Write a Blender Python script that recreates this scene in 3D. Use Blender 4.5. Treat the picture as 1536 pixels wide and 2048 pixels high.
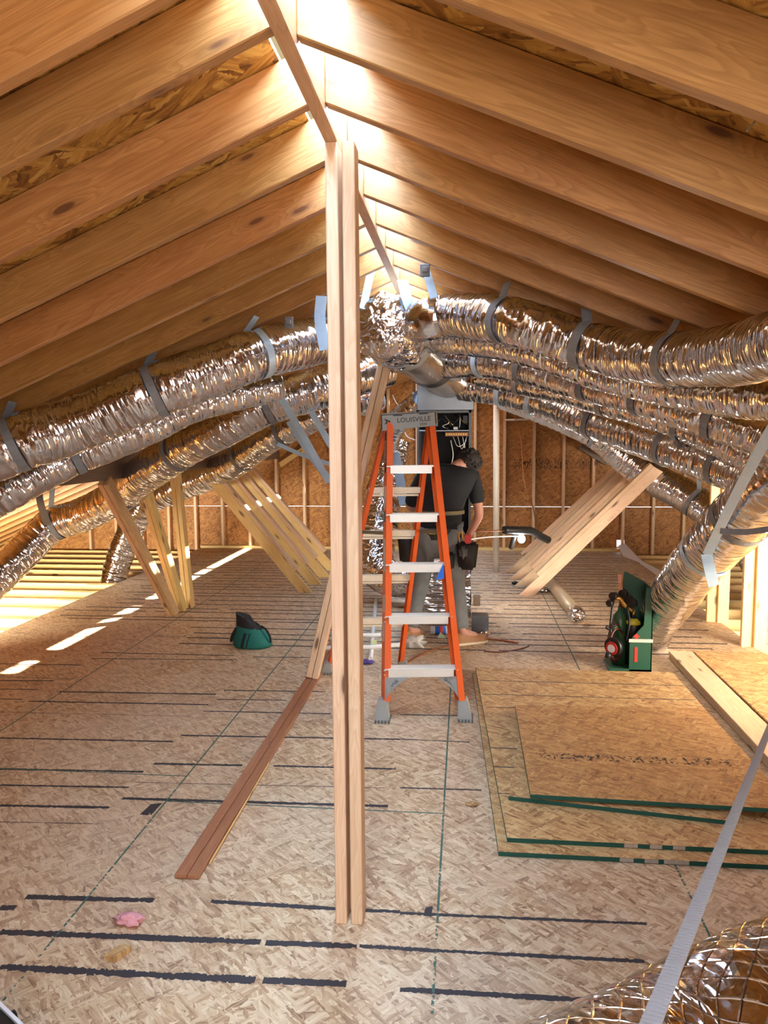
import bpy, bmesh, math, random
from mathutils import Vector, Matrix, noise, Euler
from math import sin, cos, pi, radians as R
rnd = random.Random(7)
for o in list(bpy.data.objects): bpy.data.objects.remove(o)
C = bpy.context.scene.collection
scene = bpy.context.scene
# ---------------------------------------------------------------- camera
FPX = 1530.0; VPX, VPY = 930.0, 871.0; CZ = 1.59
vY = Vector((VPX-768, 1024-VPY, -FPX)).normalized()
_rx = -0.007
vZ = Vector((_rx, 1.0, ((VPX-768)*_rx+(1024-VPY))/FPX)).normalized()
vX = vY.cross(vZ).normalized()
RCW = Matrix((vX, vY, vZ))
cam = bpy.data.cameras.new('camera'); camo = bpy.data.objects.new('camera', cam); C.objects.link(camo)
cam.sensor_fit = 'HORIZONTAL'; cam.sensor_width = 36; cam.lens = 36*FPX/1536
cam.clip_start = .05; cam.clip_end = 200
camo.matrix_world = Matrix.Translation((0,0,CZ)) @ RCW.to_4x4()
scene.camera = camo
def ray(px, py): return RCW @ Vector((px-768, 1024-py, -FPX))
def P(px, py, Y):                       # pixel -> point at depth Y
    d = ray(px, py); return Vector((0,0,CZ)) + d*(Y/d.y)
def F(px, py, z=0.0):                   # pixel -> point on a horizontal plane
    d = ray(px, py); return Vector((0,0,CZ)) + d*((z-CZ)/d.z)
# ---------------------------------------------------------------- light
w = bpy.data.worlds.new('sky'); scene.world = w; w.use_nodes = True
bg = w.node_tree.nodes['Background']; bg.inputs[0].default_value = (.75,.86,1,1); bg.inputs[1].default_value = 5.0
def area(name, loc, target, sx, sy, power, col, spread=pi):
    l = bpy.data.lights.new(name, 'AREA'); l.shape = 'RECTANGLE'; l.size = sx; l.size_y = sy; l.energy = power; l.color = col; l.spread = spread
    o = bpy.data.objects.new(name, l); C.objects.link(o); o.location = loc
    o.rotation_euler = (Vector(target)-Vector(loc)).to_track_quat('-Z', 'Y').to_euler()
    return o
sun = bpy.data.lights.new('sun', 'SUN'); sun.energy = 110; sun.angle = .02; sun.color = (1,.95,.86)
so = bpy.data.objects.new('sun', sun); C.objects.link(so)
so.rotation_euler = Vector((-1.0, .0, -1.0)).to_track_quat('-Z', 'Y').to_euler()
# daylight that falls in along the open ridge, the gable window behind the camera and the eave windows
for s in (-1, 1):
    o = area('ridge_daylight', (-.40+s*.062, 4.6, 2.665), (-.40+s*.10, 4.6, 0), 11.6, .05, 160, (.50,.72,1))
    o.rotation_euler = (0, R(-10*s), R(90)); o.rotation_euler = Euler((R(10*s)*0, 0, R(90)))
area('gable_window_daylight', (.75,-1.25,1.45), (-.1,4,1.0), 1.7, 1.1, 66, (1,.96,.93))
area('left_eave_daylight', (-4.9,4.6,.40), (-5.1,8.0,-.2), 1.2, .4, 150, (1,.93,.74), 1.9)
area('right_eave_daylight', (3.3,4.0,.62), (2.2,6.8,.3), 1.4, .6, 190, (1,.93,.78))
scene.view_settings.view_transform = 'Standard'; scene.view_settings.look = 'None'
scene.view_settings.gamma = 1; scene.view_settings.use_curve_mapping = False
scene.view_settings.exposure = 0.42
# ---------------------------------------------------------------- materials
class NT:
    def __init__(s, name):
        s.m = bpy.data.materials.new(name); s.m.use_nodes = True; s.t = s.m.node_tree; s.t.nodes.clear()
        s.out = s.n('ShaderNodeOutputMaterial'); s.b = s.n('ShaderNodeBsdfPrincipled'); s.l(s.b.outputs[0], s.out.inputs[0])
    def n(s, ty, **k):
        x = s.t.nodes.new(ty)
        for a, v in k.items(): setattr(x, a, v)
        return x
    def l(s, a, b): s.t.links.new(a, b)
    def coord(s, kind='Object'): return s.n('ShaderNodeTexCoord').outputs[kind]
    def mapping(s, src, sc=(1,1,1), rot=(0,0,0), loc=(0,0,0)):
        m = s.n('ShaderNodeMapping'); s.l(src, m.inputs[0]); m.inputs['Scale'].default_value = sc; m.inputs['Rotation'].default_value = rot; m.inputs['Location'].default_value = loc
        return m.outputs[0]
    def noise(s, src, scale, detail=3, dist=0, rough=.55):
        x = s.n('ShaderNodeTexNoise'); s.l(src, x.inputs['Vector']); x.inputs['Scale'].default_value = scale; x.inputs['Detail'].default_value = detail
        x.inputs['Distortion'].default_value = dist; x.inputs['Roughness'].default_value = rough; return x.outputs['Fac']
    def voro(s, src, scale, feat='F1', out='Distance', rand=1):
        x = s.n('ShaderNodeTexVoronoi', feature=feat); s.l(src, x.inputs['Vector']); x.inputs['Scale'].default_value = scale
        x.inputs['Randomness'].default_value = rand; return x.outputs[out]
    def math(s, op, a, b=None, clamp=False):
        x = s.n('ShaderNodeMath', operation=op, use_clamp=clamp)
        for i, v in enumerate((a, b)):
            if v is None: continue
            if isinstance(v, (int, float)): x.inputs[i].default_value = v
            else: s.l(v, x.inputs[i])
        return x.outputs[0]
    def ramp(s, f, stops, interp='LINEAR'):
        x = s.n('ShaderNodeValToRGB'); s.l(f, x.inputs[0]); e = x.color_ramp.elements; x.color_ramp.interpolation = interp
        while len(e) < len(stops): e.new(.5)
        for i, (p, c) in enumerate(stops): e[i].position = p; e[i].color = (*c, 1) if len(c) == 3 else c
        return x.outputs[0]
    def mix(s, f, a, b, mode='MIX'):
        x = s.n('ShaderNodeMix', data_type='RGBA', blend_type=mode)
        for i, v in ((0, f), (6, a), (7, b)):
            if isinstance(v, (int, float)): x.inputs[i].default_value = v
            elif isinstance(v, tuple): x.inputs[i].default_value = (*v, 1)
            else: s.l(v, x.inputs[i])
        return x.outputs[2]
    def bump(s, h, st=.3, dist=.01):
        x = s.n('ShaderNodeBump'); s.l(h, x.inputs['Height']); x.inputs['Strength'].default_value = st; x.inputs['Distance'].default_value = dist
        s.l(x.outputs[0], s.b.inputs['Normal'])
    def col(s, v):
        if isinstance(v, tuple): s.b.inputs['Base Color'].default_value = (*v, 1)
        else: s.l(v, s.b.inputs['Base Color'])
    def rough(s, v): s.b.inputs['Roughness'].default_value = v
def sep(n, v):
    x = n.n('ShaderNodeSeparateXYZ'); n.l(v, x.inputs[0]); return x.outputs
def plain(name, c, rough=.5, metal=0, var=.12, scale=30, bump=.1, **k):
    n = NT(name); co = n.coord()
    f = n.noise(co, scale, 4); d = tuple(x*(1-var) for x in c); l = tuple(min(1, x*(1+var)) for x in c)
    n.col(n.mix(f, d, l)); n.rough(rough); n.b.inputs['Metallic'].default_value = metal
    if bump: n.bump(f, bump, .004)
    return n.m
def woodmat(name, light, mid, dark, rough=.5, knots=1.0, var=.22):
    n = NT(name); oi = n.n('ShaderNodeObjectInfo'); co = n.coord()
    add = n.n('ShaderNodeVectorMath', operation='ADD'); n.l(co, add.inputs[0])
    mu = n.n('ShaderNodeVectorMath', operation='SCALE'); cr = n.n('ShaderNodeCombineXYZ')
    for i in range(3): n.l(oi.outputs['Random'], cr.inputs[i])
    n.l(cr.outputs[0], mu.inputs[0]); mu.inputs['Scale'].default_value = 37.0; n.l(mu.outputs[0], add.inputs[1]); v = add.outputs[0]
    # grain runs along local X; rings bend round the knots
    kn = n.voro(n.mapping(v, (2.6, 9, 9)), 1.0)
    kmask = n.ramp(kn, [(0,(1,1,1)),(.08,(1,1,1)),(.11,(.35,.35,.35)),(.19,(0,0,0))])
    bend = n.ramp(kn, [(0,(1,1,1)),(.35,(0,0,0))])
    g = n.noise(n.mapping(v, (.7, 7, 7)), 1.6, 3, .6)
    g2 = n.math('ADD', g, n.math('MULTIPLY', bend, .30))
    rings = n.math('FRACT', n.math('MULTIPLY', g2, 13))
    rr = n.ramp(rings, [(0,(0,0,0)),(.55,(.55,.55,.55)),(.85,(1,1,1)),(1,(.1,.1,.1))])
    fine = n.noise(n.mapping(v, (3, 120, 120)), 1.5, 4)
    c = n.mix(n.math('MULTIPLY', rr, .55), light, mid)
    c = n.mix(n.ramp(fine, [(.45,(0,0,0)),(.72,(.6,.6,.6))]), c, mid)
    blot = n.noise(n.mapping(v, (1.2, 5, 5)), 1.3, 3)
    c = n.mix(n.ramp(blot, [(.45,(0,0,0)),(.8,(.55,.55,.55))]), c, mid)
    c = n.mix(n.math('MULTIPLY', kmask, knots*.85), c, dark)
    hv = n.n('ShaderNodeHueSaturation'); n.l(c, hv.inputs['Color'])
    n.l(n.math('ADD', n.math('MULTIPLY', oi.outputs['Random'], var), 1-var*.5), hv.inputs['Value'])
    n.l(n.math('ADD', n.math('MULTIPLY', oi.outputs['Random'], -.014), .507), hv.inputs['Hue'])
    n.col(hv.outputs[0]); n.rough(rough); n.bump(n.math('ADD', fine, n.math('MULTIPLY', rr, .3)), .12, .002)
    return n.m
def osbmat(name, cols, rot=(0,0,0), sc=1.0, rough=.62, dirt=0.0, flip=0.0):
    # strands: cells with ragged edges, each filled with streaks running in its own direction
    n = NT(name); co0 = n.mapping(n.coord(), (1,1,1), rot)
    wn = n.n('ShaderNodeTexNoise'); n.l(co0, wn.inputs['Vector']); wn.inputs['Scale'].default_value = 38*sc; wn.inputs['Detail'].default_value = 2
    ws = n.n('ShaderNodeVectorMath', operation='MULTIPLY_ADD'); n.l(wn.outputs['Color'], ws.inputs[0]); ws.inputs[1].default_value = (.022/sc,.022/sc,0); n.l(co0, ws.inputs[2]); co = ws.outputs[0]
    c = None; h = None
    for i, (a, sx, sy) in enumerate(((14, 6.5, 30), (-24, 8, 34), (52, 9, 40), (-58, 9, 36), (30, 12, 60))):
        m = n.mapping(n.mapping(co, rot=(0,0,R(a+flip))), (sx*sc, sy*sc, sy*sc*.2), (0,0,0), (i*3.1, i*1.7, 0))
        x = n.n('ShaderNodeTexVoronoi', feature='F1'); n.l(m, x.inputs['Vector']); x.inputs['Scale'].default_value = 1.0
        sp = n.n('ShaderNodeSeparateColor'); n.l(x.outputs['Color'], sp.inputs[0])
        st = n.noise(n.mapping(n.mapping(co0, rot=(0,0,R(a+flip))), (7*sc, 80*sc, 10), (0,0,0), (i*5.3,i,0)), 1.0, 4, .3, .6)
        v = n.math('ADD', n.math('MULTIPLY', sp.outputs[0], .66), n.math('SUBTRACT', n.math('MULTIPLY', st, 1.5), .58), True)
        ci = n.ramp(v, cols)
        if c is None: c = ci; h = x.outputs['Distance']
        else: c = n.mix(n.ramp(sp.outputs[1], [(.60,(0,0,0)),(.64,(1,1,1))]), c, ci)
    for (a, sx, sy, th) in ((-35, 11, 44, .10), (20, 16, 60, .09)):
        sp2 = n.voro(n.mapping(n.mapping(co, rot=(0,0,R(a+flip))), (sx*sc, sy*sc, 4)), 1.0)
        c = n.mix(n.ramp(sp2, [(th*.6,(.70,.70,.70)),(th*1.5,(0,0,0))]), c, tuple(q*.36 for q in cols[0][1]))
    if dirt:
        d = n.noise(co0, .9, 4); c = n.mix(n.math('MULTIPLY', n.ramp(d, [(.42,(0,0,0)),(.68,(1,1,1))]), dirt), c, (.72,.585,.46))
    n.col(c); n.rough(rough); n.bump(n.math('ADD', h, st), .25, .002)
    return n.m
M = {}
M['pine'] = woodmat('pale_pine', (.78,.56,.36), (.58,.35,.19), (.10,.04,.02))
M['rafter'] = woodmat('rafter_pine', (.49,.245,.078), (.28,.112,.027), (.10,.035,.015), rough=.42)
M['yellow'] = woodmat('yellow_pine', (.82,.58,.25), (.66,.40,.13), (.12,.05,.02))
M['ridge'] = woodmat('ridge_pine', (.68,.43,.23), (.46,.25,.11), (.09,.035,.015))
M['brown'] = woodmat('weathered_brown', (.20,.13,.085), (.12,.075,.05), (.04,.02,.015))
M['red'] = woodmat('reddish_brown', (.40,.18,.085), (.27,.10,.045), (.08,.03,.02), knots=.4)
M['floor'] = osbmat('floor_osb', [(0,(.19,.095,.045)),(.22,(.38,.225,.115)),(.5,(.53,.355,.20)),(1,(.74,.58,.38))], dirt=.30, sc=1.45, flip=12)
M['sheet'] = osbmat('sheet_osb', [(0,(.20,.09,.03)),(.2,(.38,.20,.075)),(.55,(.53,.325,.135)),(1,(.70,.49,.23))], flip=6, sc=1.4)
M['sheet2'] = osbmat('top_sheet_osb', [(0,(.17,.065,.02)),(.2,(.32,.15,.05)),(.55,(.45,.24,.085)),(1,(.60,.37,.15))], flip=-4, sc=1.6)
M['roof'] = osbmat('roof_osb', [(0,(.11,.04,.008)),(.3,(.30,.13,.025)),(.6,(.50,.26,.05)),(1,(.68,.43,.12))], sc=.75)
M['wall'] = osbmat('wall_osb', [(0,(.14,.045,.010)),(.25,(.30,.115,.024)),(.6,(.44,.185,.042)),(1,(.58,.29,.08))], rot=(R(90),0,0), sc=1.3)
def inkmat(name, c, amt=.5, bars=0):
    n = NT(name); uv = n.coord('UV'); ob = n.coord()
    u = sep(n, uv); e = n.math('ABSOLUTE', n.math('SUBTRACT', u[1], .5))
    f = n.noise(ob, 60, 4); f2 = n.noise(ob, 7, 3)
    a = n.math('ADD', n.math('MULTIPLY', n.math('SUBTRACT', f, .5), .9), n.math('MULTIPLY', n.math('SUBTRACT', f2, .5), .55))
    if bars:
        b1 = n.noise(n.mapping(uv, (bars, 2.6, 1)), 1, 2)
        mask = n.math('GREATER_THAN', n.math('ADD', b1, n.math('MULTIPLY', n.math('SUBTRACT', f, .5), .5)), .56)
    else:
        mask = n.math('LESS_THAN', n.math('ADD', e, a), amt)
    tr = n.n('ShaderNodeBsdfTransparent'); mx = n.n('ShaderNodeMixShader')
    n.l(n.math('MULTIPLY', mask, .9), mx.inputs[0]); n.l(tr.outputs[0], mx.inputs[1]); n.l(n.b.outputs[0], mx.inputs[2]); n.l(mx.outputs[0], n.out.inputs[0])
    n.col(c); n.rough(.7); return n.m
M['ink'] = inkmat('black_ink', (.035,.03,.035), .42)
M['seam'] = inkmat('green_edge_paint', (.06,.13,.10), .40)
M['thinink'] = inkmat('faint_ink', (.16,.10,.08), .25)
M['print'] = inkmat('stamp_print', (.05,.03,.02), .4, bars=46)
def foilmat(name, c=(.80,.83,.90), rough=.12, um=5.0, vm=30.0, st=1.0, bd=.020, scrim=False, print_=False):
    n = NT(name); uv = n.coord('UV')
    a = n.noise(n.mapping(uv, (um, vm, 1)), 1.0, 5, .8, .65)
    b = n.noise(n.mapping(uv, (um*2.2, vm*2.6, 1), (0,0,.3)), 1.0, 3, 1.2)
    d = n.noise(n.mapping(uv, (um*.6, vm*.16, 1)), 1.0, 3)
    wv = n.n('ShaderNodeVectorMath', operation='ADD'); n.l(uv, wv.inputs[0]); wn = n.n('ShaderNodeTexNoise'); n.l(n.mapping(uv, (um*.5, vm*.25, 1)), wn.inputs['Vector']); wn.inputs['Scale'].default_value = 1.0
    ws = n.n('ShaderNodeVectorMath', operation='MULTIPLY'); n.l(wn.outputs['Color'], ws.inputs[0]); ws.inputs[1].default_value = (.06, .03, 0); n.l(ws.outputs[0], wv.inputs[1])
    f1 = n.voro(n.mapping(wv.outputs[0], (um, vm, 1), (0,0,.10)), 1.0); f2 = n.voro(n.mapping(wv.outputs[0], (um*.8, vm*1.9, 1), (0,0,-.12)), 1.0)
    h = n.math('ADD', n.math('ADD', n.math('MULTIPLY', f1, .55), n.math('MULTIPLY', f2, .28)), n.math('MULTIPLY', d, .8))
    if scrim:
        su = sep(n, n.mapping(wv.outputs[0], (22, 22, 1))); ln = []
        for op in ('ADD', 'SUBTRACT'):
            q = n.math('ABSOLUTE', n.math('SUBTRACT', n.math('FRACT', n.math(op, su[0], n.math('MULTIPLY', su[1], .6))), .5)); ln.append(n.ramp(q, [(0,(1,1,1)),(.07,(0,0,0))]))
        h = n.math('ADD', n.math('MULTIPLY', h, .9), n.math('MULTIPLY', n.math('MAXIMUM', ln[0], ln[1]), .30))
    n.col(n.mix(d, c, tuple(x*.86 for x in c))); n.rough(rough); n.b.inputs['Metallic'].default_value = 1
    n.bump(h, st, bd)
    return n.m
M['foil'] = foilmat('foil_jacket')
def crumple():
    n = NT('crumpled_foil'); co = n.coord(); a = n.noise(co, 7, 3, .8)
    mp = n.n('ShaderNodeVectorMath', operation='MULTIPLY_ADD'); wn = n.n('ShaderNodeTexNoise'); n.l(co, wn.inputs['Vector']); wn.inputs['Scale'].default_value = 9
    n.l(wn.outputs['Color'], mp.inputs[0]); mp.inputs[1].default_value = (.08,.08,.08); n.l(co, mp.inputs[2])
    f = n.voro(n.mapping(mp.outputs[0], (13,13,22)), 1.0); g = n.voro(n.mapping(mp.outputs[0], (30,26,34)), 1.0)
    n.col((.82,.82,.84)); n.b.inputs['Metallic'].default_value = 1; n.rough(.14)
    n.bump(n.math('ADD', n.math('ADD', n.math('MULTIPLY', f, .6), n.math('MULTIPLY', g, .25)), a), 1.0, .03); return n.m
M['foil2'] = crumple()
M['foil3'] = foilmat('scrim_foil', (.80,.82,.87), um=13, vm=12, st=1.0, rough=.12, scrim=True, bd=.03)
def ribbed():
    n = NT('ribbed_metal'); uv = n.coord('UV'); s = sep(n, uv)
    h = n.math('SINE', n.math('MULTIPLY', s[1], 2*pi*38)); n.col((.60,.57,.53)); n.b.inputs['Metallic'].default_value = 1; n.rough(.16)
    n.bump(h, 1.0, .006); return n.m
M['rib'] = ribbed()
M['galv'] = plain('galvanised_steel', (.20,.215,.23), .36, 1, .25, 8)
M['mastic'] = plain('grey_mastic', (.36,.37,.38), .6, .2, .45, 22, .5)
M['strap'] = plain('grey_strap', (.20,.21,.23), .55, .1, .2)
M['bluestrap'] = plain('pale_blue_strap', (.42,.55,.68), .45, .1, .1)
M['web'] = plain('woven_webbing', (.40,.385,.38), .8, 0, .08, 200)
M['orange'] = plain('orange_fibreglass', (.66,.095,.012), .38, 0, .08, 60)
M['alu'] = plain('aluminium_step', (.78,.73,.64), .38, .15, .06, 40)
M['brace'] = plain('wood_reflection_aluminium', (.74,.62,.44), .45, .1, .1, 40)  # wood reflections on the rear braces put into the base colour
M['greyp'] = plain('grey_plastic', (.30,.29,.26), .6, 0, .08)
M['darkgrey'] = plain('dark_grey_rubber', (.12,.12,.115), .75, 0, .25)
M['black'] = plain('black_fabric', (.012,.012,.014), .85)
M['blackp'] = plain('black_plastic', (.012,.012,.012), .4)
M['blacktxt'] = plain('black_print', (.01,.01,.01), .6, bump=0)
M['green'] = plain('green_plastic', (.012,.065,.034), .42, 0, .15)
M['dgreen'] = plain('green_cylinder_paint', (.03,.09,.035), .35)
M['yellowp'] = plain('yellow_paint', (.75,.62,.04), .4)
M['brass'] = plain('brass', (.55,.34,.10), .35, 1)
M['copper'] = plain('copper', (.62,.26,.12), .3, 1)
M['redp'] = plain('red_paint', (.60,.03,.02), .45)
M['redhose'] = plain('dark_red_hose', (.12,.018,.015), .5)
M['white'] = plain('white_plastic', (.78,.78,.78), .45, 0, .05)
M['pvc'] = plain('white_pipe', (.74,.72,.70), .35, 0, .05)
M['cream'] = plain('cream_pipe', (.80,.72,.60), .5, 0, .06)
M['teal'] = plain('teal_fabric', (.008,.14,.12), .8, 0, .35, 12, .3)
M['pink'] = plain('pink_fibre', (.75,.35,.37), .95, 0, .25, 60, .8)
M['edge'] = plain('green_sheet_edge', (.01,.085,.06), .7, 0, .25)
M['cab'] = plain('dark_cabinet_steel', (.10,.105,.11), .45, .5, .1)
M['void'] = plain('cabinet_shade_black', (.012,.012,.014), .7)  # near-black stands in for the shade inside the open cabinet
M['cboard'] = plain('control_board', (.32,.15,.07), .6)
M['skin'] = plain('skin', (.55,.26,.18), .5, 0, .06, 20)
M['hair'] = plain('dark_hair', (.018,.012,.010), .7, 0, .3, 60, .6)
M['shirt'] = plain('black_shirt', (.016,.017,.020), .9, 0, .2, 20, .3)
def denim():
    n = NT('grey_denim'); co = n.coord(); f = n.noise(co, 9, 5); g = n.noise(co, 240, 2)
    n.col(n.mix(f, (.11,.12,.13), (.27,.275,.27))); n.rough(.85); n.bump(n.math('ADD', f, n.math('MULTIPLY', g, .2)), .5, .02); return n.m
M['denim'] = denim()
M['leather'] = plain('tan_leather', (.36,.16,.06), .6, 0, .2)
M['belt'] = plain('dark_tool_leather', (.022,.018,.016), .65, 0, .3)
M['olive'] = plain('olive_webbing', (.20,.17,.09), .8)
M['tan'] = plain('tan_tube', (.42,.32,.20), .45, .3, .15)
M['purple'] = plain('purple_cloth', (.09,.06,.25), .8)
M['clear'] = plain('clear_film', (.75,.74,.72), .25, 0, .05)
M['clear'].node_tree.nodes['Principled BSDF'].inputs['Alpha'].default_value = .45
M['film'] = plain('white_film', (.85,.86,.88), .5, 0, .05)
M['label'] = plain('worn_label', (.50,.44,.36), .7, 0, .35, 60)
M['tape'] = plain('blue_tape', (.02,.16,.70), .6)
M['greentape'] = plain('pale_green_tape', (.62,.72,.40), .6)
# ---------------------------------------------------------------- helpers
def obj(name, bm, m, parent=None, frame=None, smooth=False):
    if frame is not None: bmesh.ops.transform(bm, matrix=frame.inverted(), verts=bm.verts)
    me = bpy.data.meshes.new(name); bmesh.ops.recalc_face_normals(bm, faces=bm.faces); bm.to_mesh(me); bm.free()
    for x in (m if isinstance(m, (list, tuple)) else [m]): me.materials.append(x)
    o = bpy.data.objects.new(name, me); C.objects.link(o)
    if smooth:
        for p in me.polygons: p.use_smooth = True
    if frame is not None: o.matrix_world = frame
    if parent is not None:
        o.parent = parent
        base = frame if frame is not None else Matrix()
        o.matrix_parent_inverse = Matrix()
        o.matrix_basis = WM[parent.name].inverted() @ base
        WM[o.name] = base.copy()
    else: WM[o.name] = frame.copy() if frame is not None else Matrix()
    return o
WM = {}
def thing(name, label, cat, loc=(0,0,0), group=None, rz=0):
    o = bpy.data.objects.new(name, None); C.objects.link(o); o.empty_display_size = .05
    o.location = loc; o.rotation_euler = (0,0,rz); WM[o.name] = Matrix.Translation(loc) @ Matrix.Rotation(rz, 4, 'Z')
    return tag(o, label, cat, group)
def tag(o, label=None, cat=None, group=None, kind=None):
    if label: o['label'] = label
    if cat: o['category'] = cat
    if group: o['group'] = group
    if kind: o['kind'] = kind
    return o
def box(bm, lo, hi, mi=0):
    v = [bm.verts.new((x,y,z)) for x in (lo[0],hi[0]) for y in (lo[1],hi[1]) for z in (lo[2],hi[2])]
    for f in ((0,1,3,2),(4,6,7,5),(0,4,5,1),(2,3,7,6),(0,2,6,4),(1,5,7,3)):
        q = bm.faces.new([v[i] for i in f]); q.material_index = mi
    return v
def BM(): return bmesh.new()
def bev(bm, w=.003, seg=1):
    bmesh.ops.bevel(bm, geom=list(bm.edges), offset=w, segments=seg, affect='EDGES', clamp_overlap=True); return bm
def frame_of(a, b, up=(0,0,1)):
    a = Vector(a); b = Vector(b); x = (b-a).normalized(); u = Vector(up)
    y = u.cross(x)
    if y.length < 1e-5: y = Vector((0,1,0)).cross(x)
    y.normalize(); z = x.cross(y)
    m = Matrix((x, y, z)).transposed().to_4x4(); m.translation = a; return m
def lumber(name, a, b, wy, wz, m, parent=None, up=(0,0,1), b_=.003, oy=0, oz=0):
    fr = frame_of(a, b, up); L = (Vector(b)-Vector(a)).length
    bm = BM(); box(bm, (0, oy-wy/2, oz-wz/2), (L, oy+wy/2, oz+wz/2))
    if b_: bev(bm, b_)
    bmesh.ops.transform(bm, matrix=fr, verts=bm.verts)
    return obj(name, bm, m, parent, fr)
def prism(bm, poly, d):                     # poly: list of 3D points, d: extrusion vector
    a = [bm.verts.new(p) for p in poly]; b = [bm.verts.new(Vector(p)+Vector(d)) for p in poly]
    bm.faces.new(a); bm.faces.new(b[::-1])
    for i in range(len(a)): j = (i+1) % len(a); bm.faces.new((a[j], a[i], b[i], b[j]))
def spline(pts, n):
    pts = [Vector(p) for p in pts]; q = [pts[0]*2-pts[1]] + pts + [pts[-1]*2-pts[-2]]; out = []
    for i in range(len(pts)-1):
        p0,p1,p2,p3 = q[i:i+4]
        for k in range(n):
            t = k/n; out.append(.5*((2*p1)+(p2-p0)*t+(2*p0-5*p1+4*p2-p3)*t*t+(3*p1-p0-3*p2+p3)*t**3))
    out.append(pts[-1]); return out
def tube(bm, path, rad, seg=12, disp=None, caps=True, mi=0, uvscale=1.0):
    path = [Vector(p) for p in path]; n = len(path)
    uvl = bm.loops.layers.uv.verify()
    t0 = (path[1]-path[0]).normalized(); nrm = Vector((0,0,1)).cross(t0)
    if nrm.length < .01: nrm = Vector((1,0,0))
    nrm.normalize(); rings = []; L = 0; Ls = []
    for i, p in enumerate(path):
        t = (path[min(i+1,n-1)]-path[max(i-1,0)]).normalized()
        nrm = (nrm - t*nrm.dot(t)).normalized(); bi = t.cross(nrm)
        if i: L += (p-path[i-1]).length
        Ls.append(L); r = rad(i/(n-1)) if callable(rad) else rad
        ring = []
        for k in range(seg):
            a = 2*pi*k/seg; rr = r
            if disp: rr = r*(1+disp(a, L))
            ring.append(bm.verts.new(p + (nrm*cos(a)+bi*sin(a))*rr))
        rings.append(ring)
    for i in range(n-1):
        for k in range(seg):
            f = bm.faces.new((rings[i][k], rings[i][(k+1)%seg], rings[i+1][(k+1)%seg], rings[i+1][k])); f.material_index = mi; f.smooth = True
            for lp, (uu, vv) in zip(f.loops, ((k/seg, Ls[i]), ((k+1)/seg, Ls[i]), ((k+1)/seg, Ls[i+1]), (k/seg, Ls[i+1]))): lp[uvl].uv = (uu*uvscale, vv*uvscale)
    if caps:
        for rg, s in ((rings[0], -1), (rings[-1], 1)):
            f = bm.faces.new(rg if s > 0 else rg[::-1]); f.material_index = mi
    return rings
def ribbon(bm, path, w, side=(0,1,0), th=.0015, mi=0):
    path = [Vector(p) for p in path]; n = len(path); prev = None
    for i, p in enumerate(path):
        s = side(i/(n-1)) if callable(side) else Vector(side); s = Vector(s)
        t = (path[min(i+1,n-1)]-path[max(i-1,0)]).normalized(); s = (s-t*s.dot(t)).normalized(); u = t.cross(s)
        ww = w(i/(n-1)) if callable(w) else w
        q = [bm.verts.new(p+s*ww/2*a+u*th/2*b) for a, b in ((-1,-1),(1,-1),(1,1),(-1,1))]
        if prev:
            for k in range(4): bm.faces.new((prev[k], prev[(k+1)%4], q[(k+1)%4], q[k])).material_index = mi
        else: bm.faces.new(q[::-1])
        prev = q
    bm.faces.new(prev)
def tubeobj(name, pts, r, m, parent=None, seg=12, n=8, label=None, cat=None, group=None):
    bm = BM(); tube(bm, spline(pts, n) if len(pts) > 2 else pts, r, seg); o = obj(name, bm, m, parent)
    return tag(o, label, cat, group) if label else o
def lathe(bm, prof, c, seg=24, axis=None, mi=0):        # prof [(r,z)], axis z
    c = Vector(c); rings = []
    for r, z in prof:
        rings.append([bm.verts.new(c+Vector((r*cos(2*pi*k/seg), r*sin(2*pi*k/seg), z))) for k in range(seg)])
    for i in range(len(rings)-1):
        for k in range(seg):
            f = bm.faces.new((rings[i][k], rings[i][(k+1)%seg], rings[i+1][(k+1)%seg], rings[i+1][k])); f.material_index = mi; f.smooth = True
    bm.faces.new(rings[0][::-1]); bm.faces.new(rings[-1])
def quad_uv(bm, pts, mi):
    uvl = bm.loops.layers.uv.verify(); f = bm.faces.new([bm.verts.new(p) for p in pts]); f.material_index = mi
    for lp, uv in zip(f.loops, ((0,0),(1,0),(1,1),(0,1))): lp[uvl].uv = uv
    return f
def textmesh(name, txt, size, frame, m, parent, ext=.0006, sx=1.0):
    cu = bpy.data.curves.new(name, 'FONT'); cu.body = txt; cu.size = size; cu.extrude = ext; cu.align_x = 'CENTER'; cu.align_y = 'CENTER'; cu.resolution_u = 3
    t = bpy.data.objects.new(name+'_tmp', cu); C.objects.link(t)
    me = bpy.data.meshes.new_from_object(t.evaluated_get(bpy.context.evaluated_depsgraph_get()))
    bpy.data.objects.remove(t); bm = BM(); bm.from_mesh(me); bpy.data.meshes.remove(me)
    bmesh.ops.transform(bm, matrix=frame @ Matrix.Diagonal((sx,1,1,1)), verts=bm.verts)
    return obj(name, bm, m, parent)
ORD = ['nearest','second','third','fourth','fifth','sixth','seventh','eighth','ninth','tenth','eleventh','twelfth','thirteenth','fourteenth','fifteenth','sixteenth','seventeenth','eighteenth','nineteenth','twentieth','twenty-first','twenty-second','twenty-third','twenty-fourth','twenty-fifth','twenty-sixth','twenty-seventh']
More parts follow.
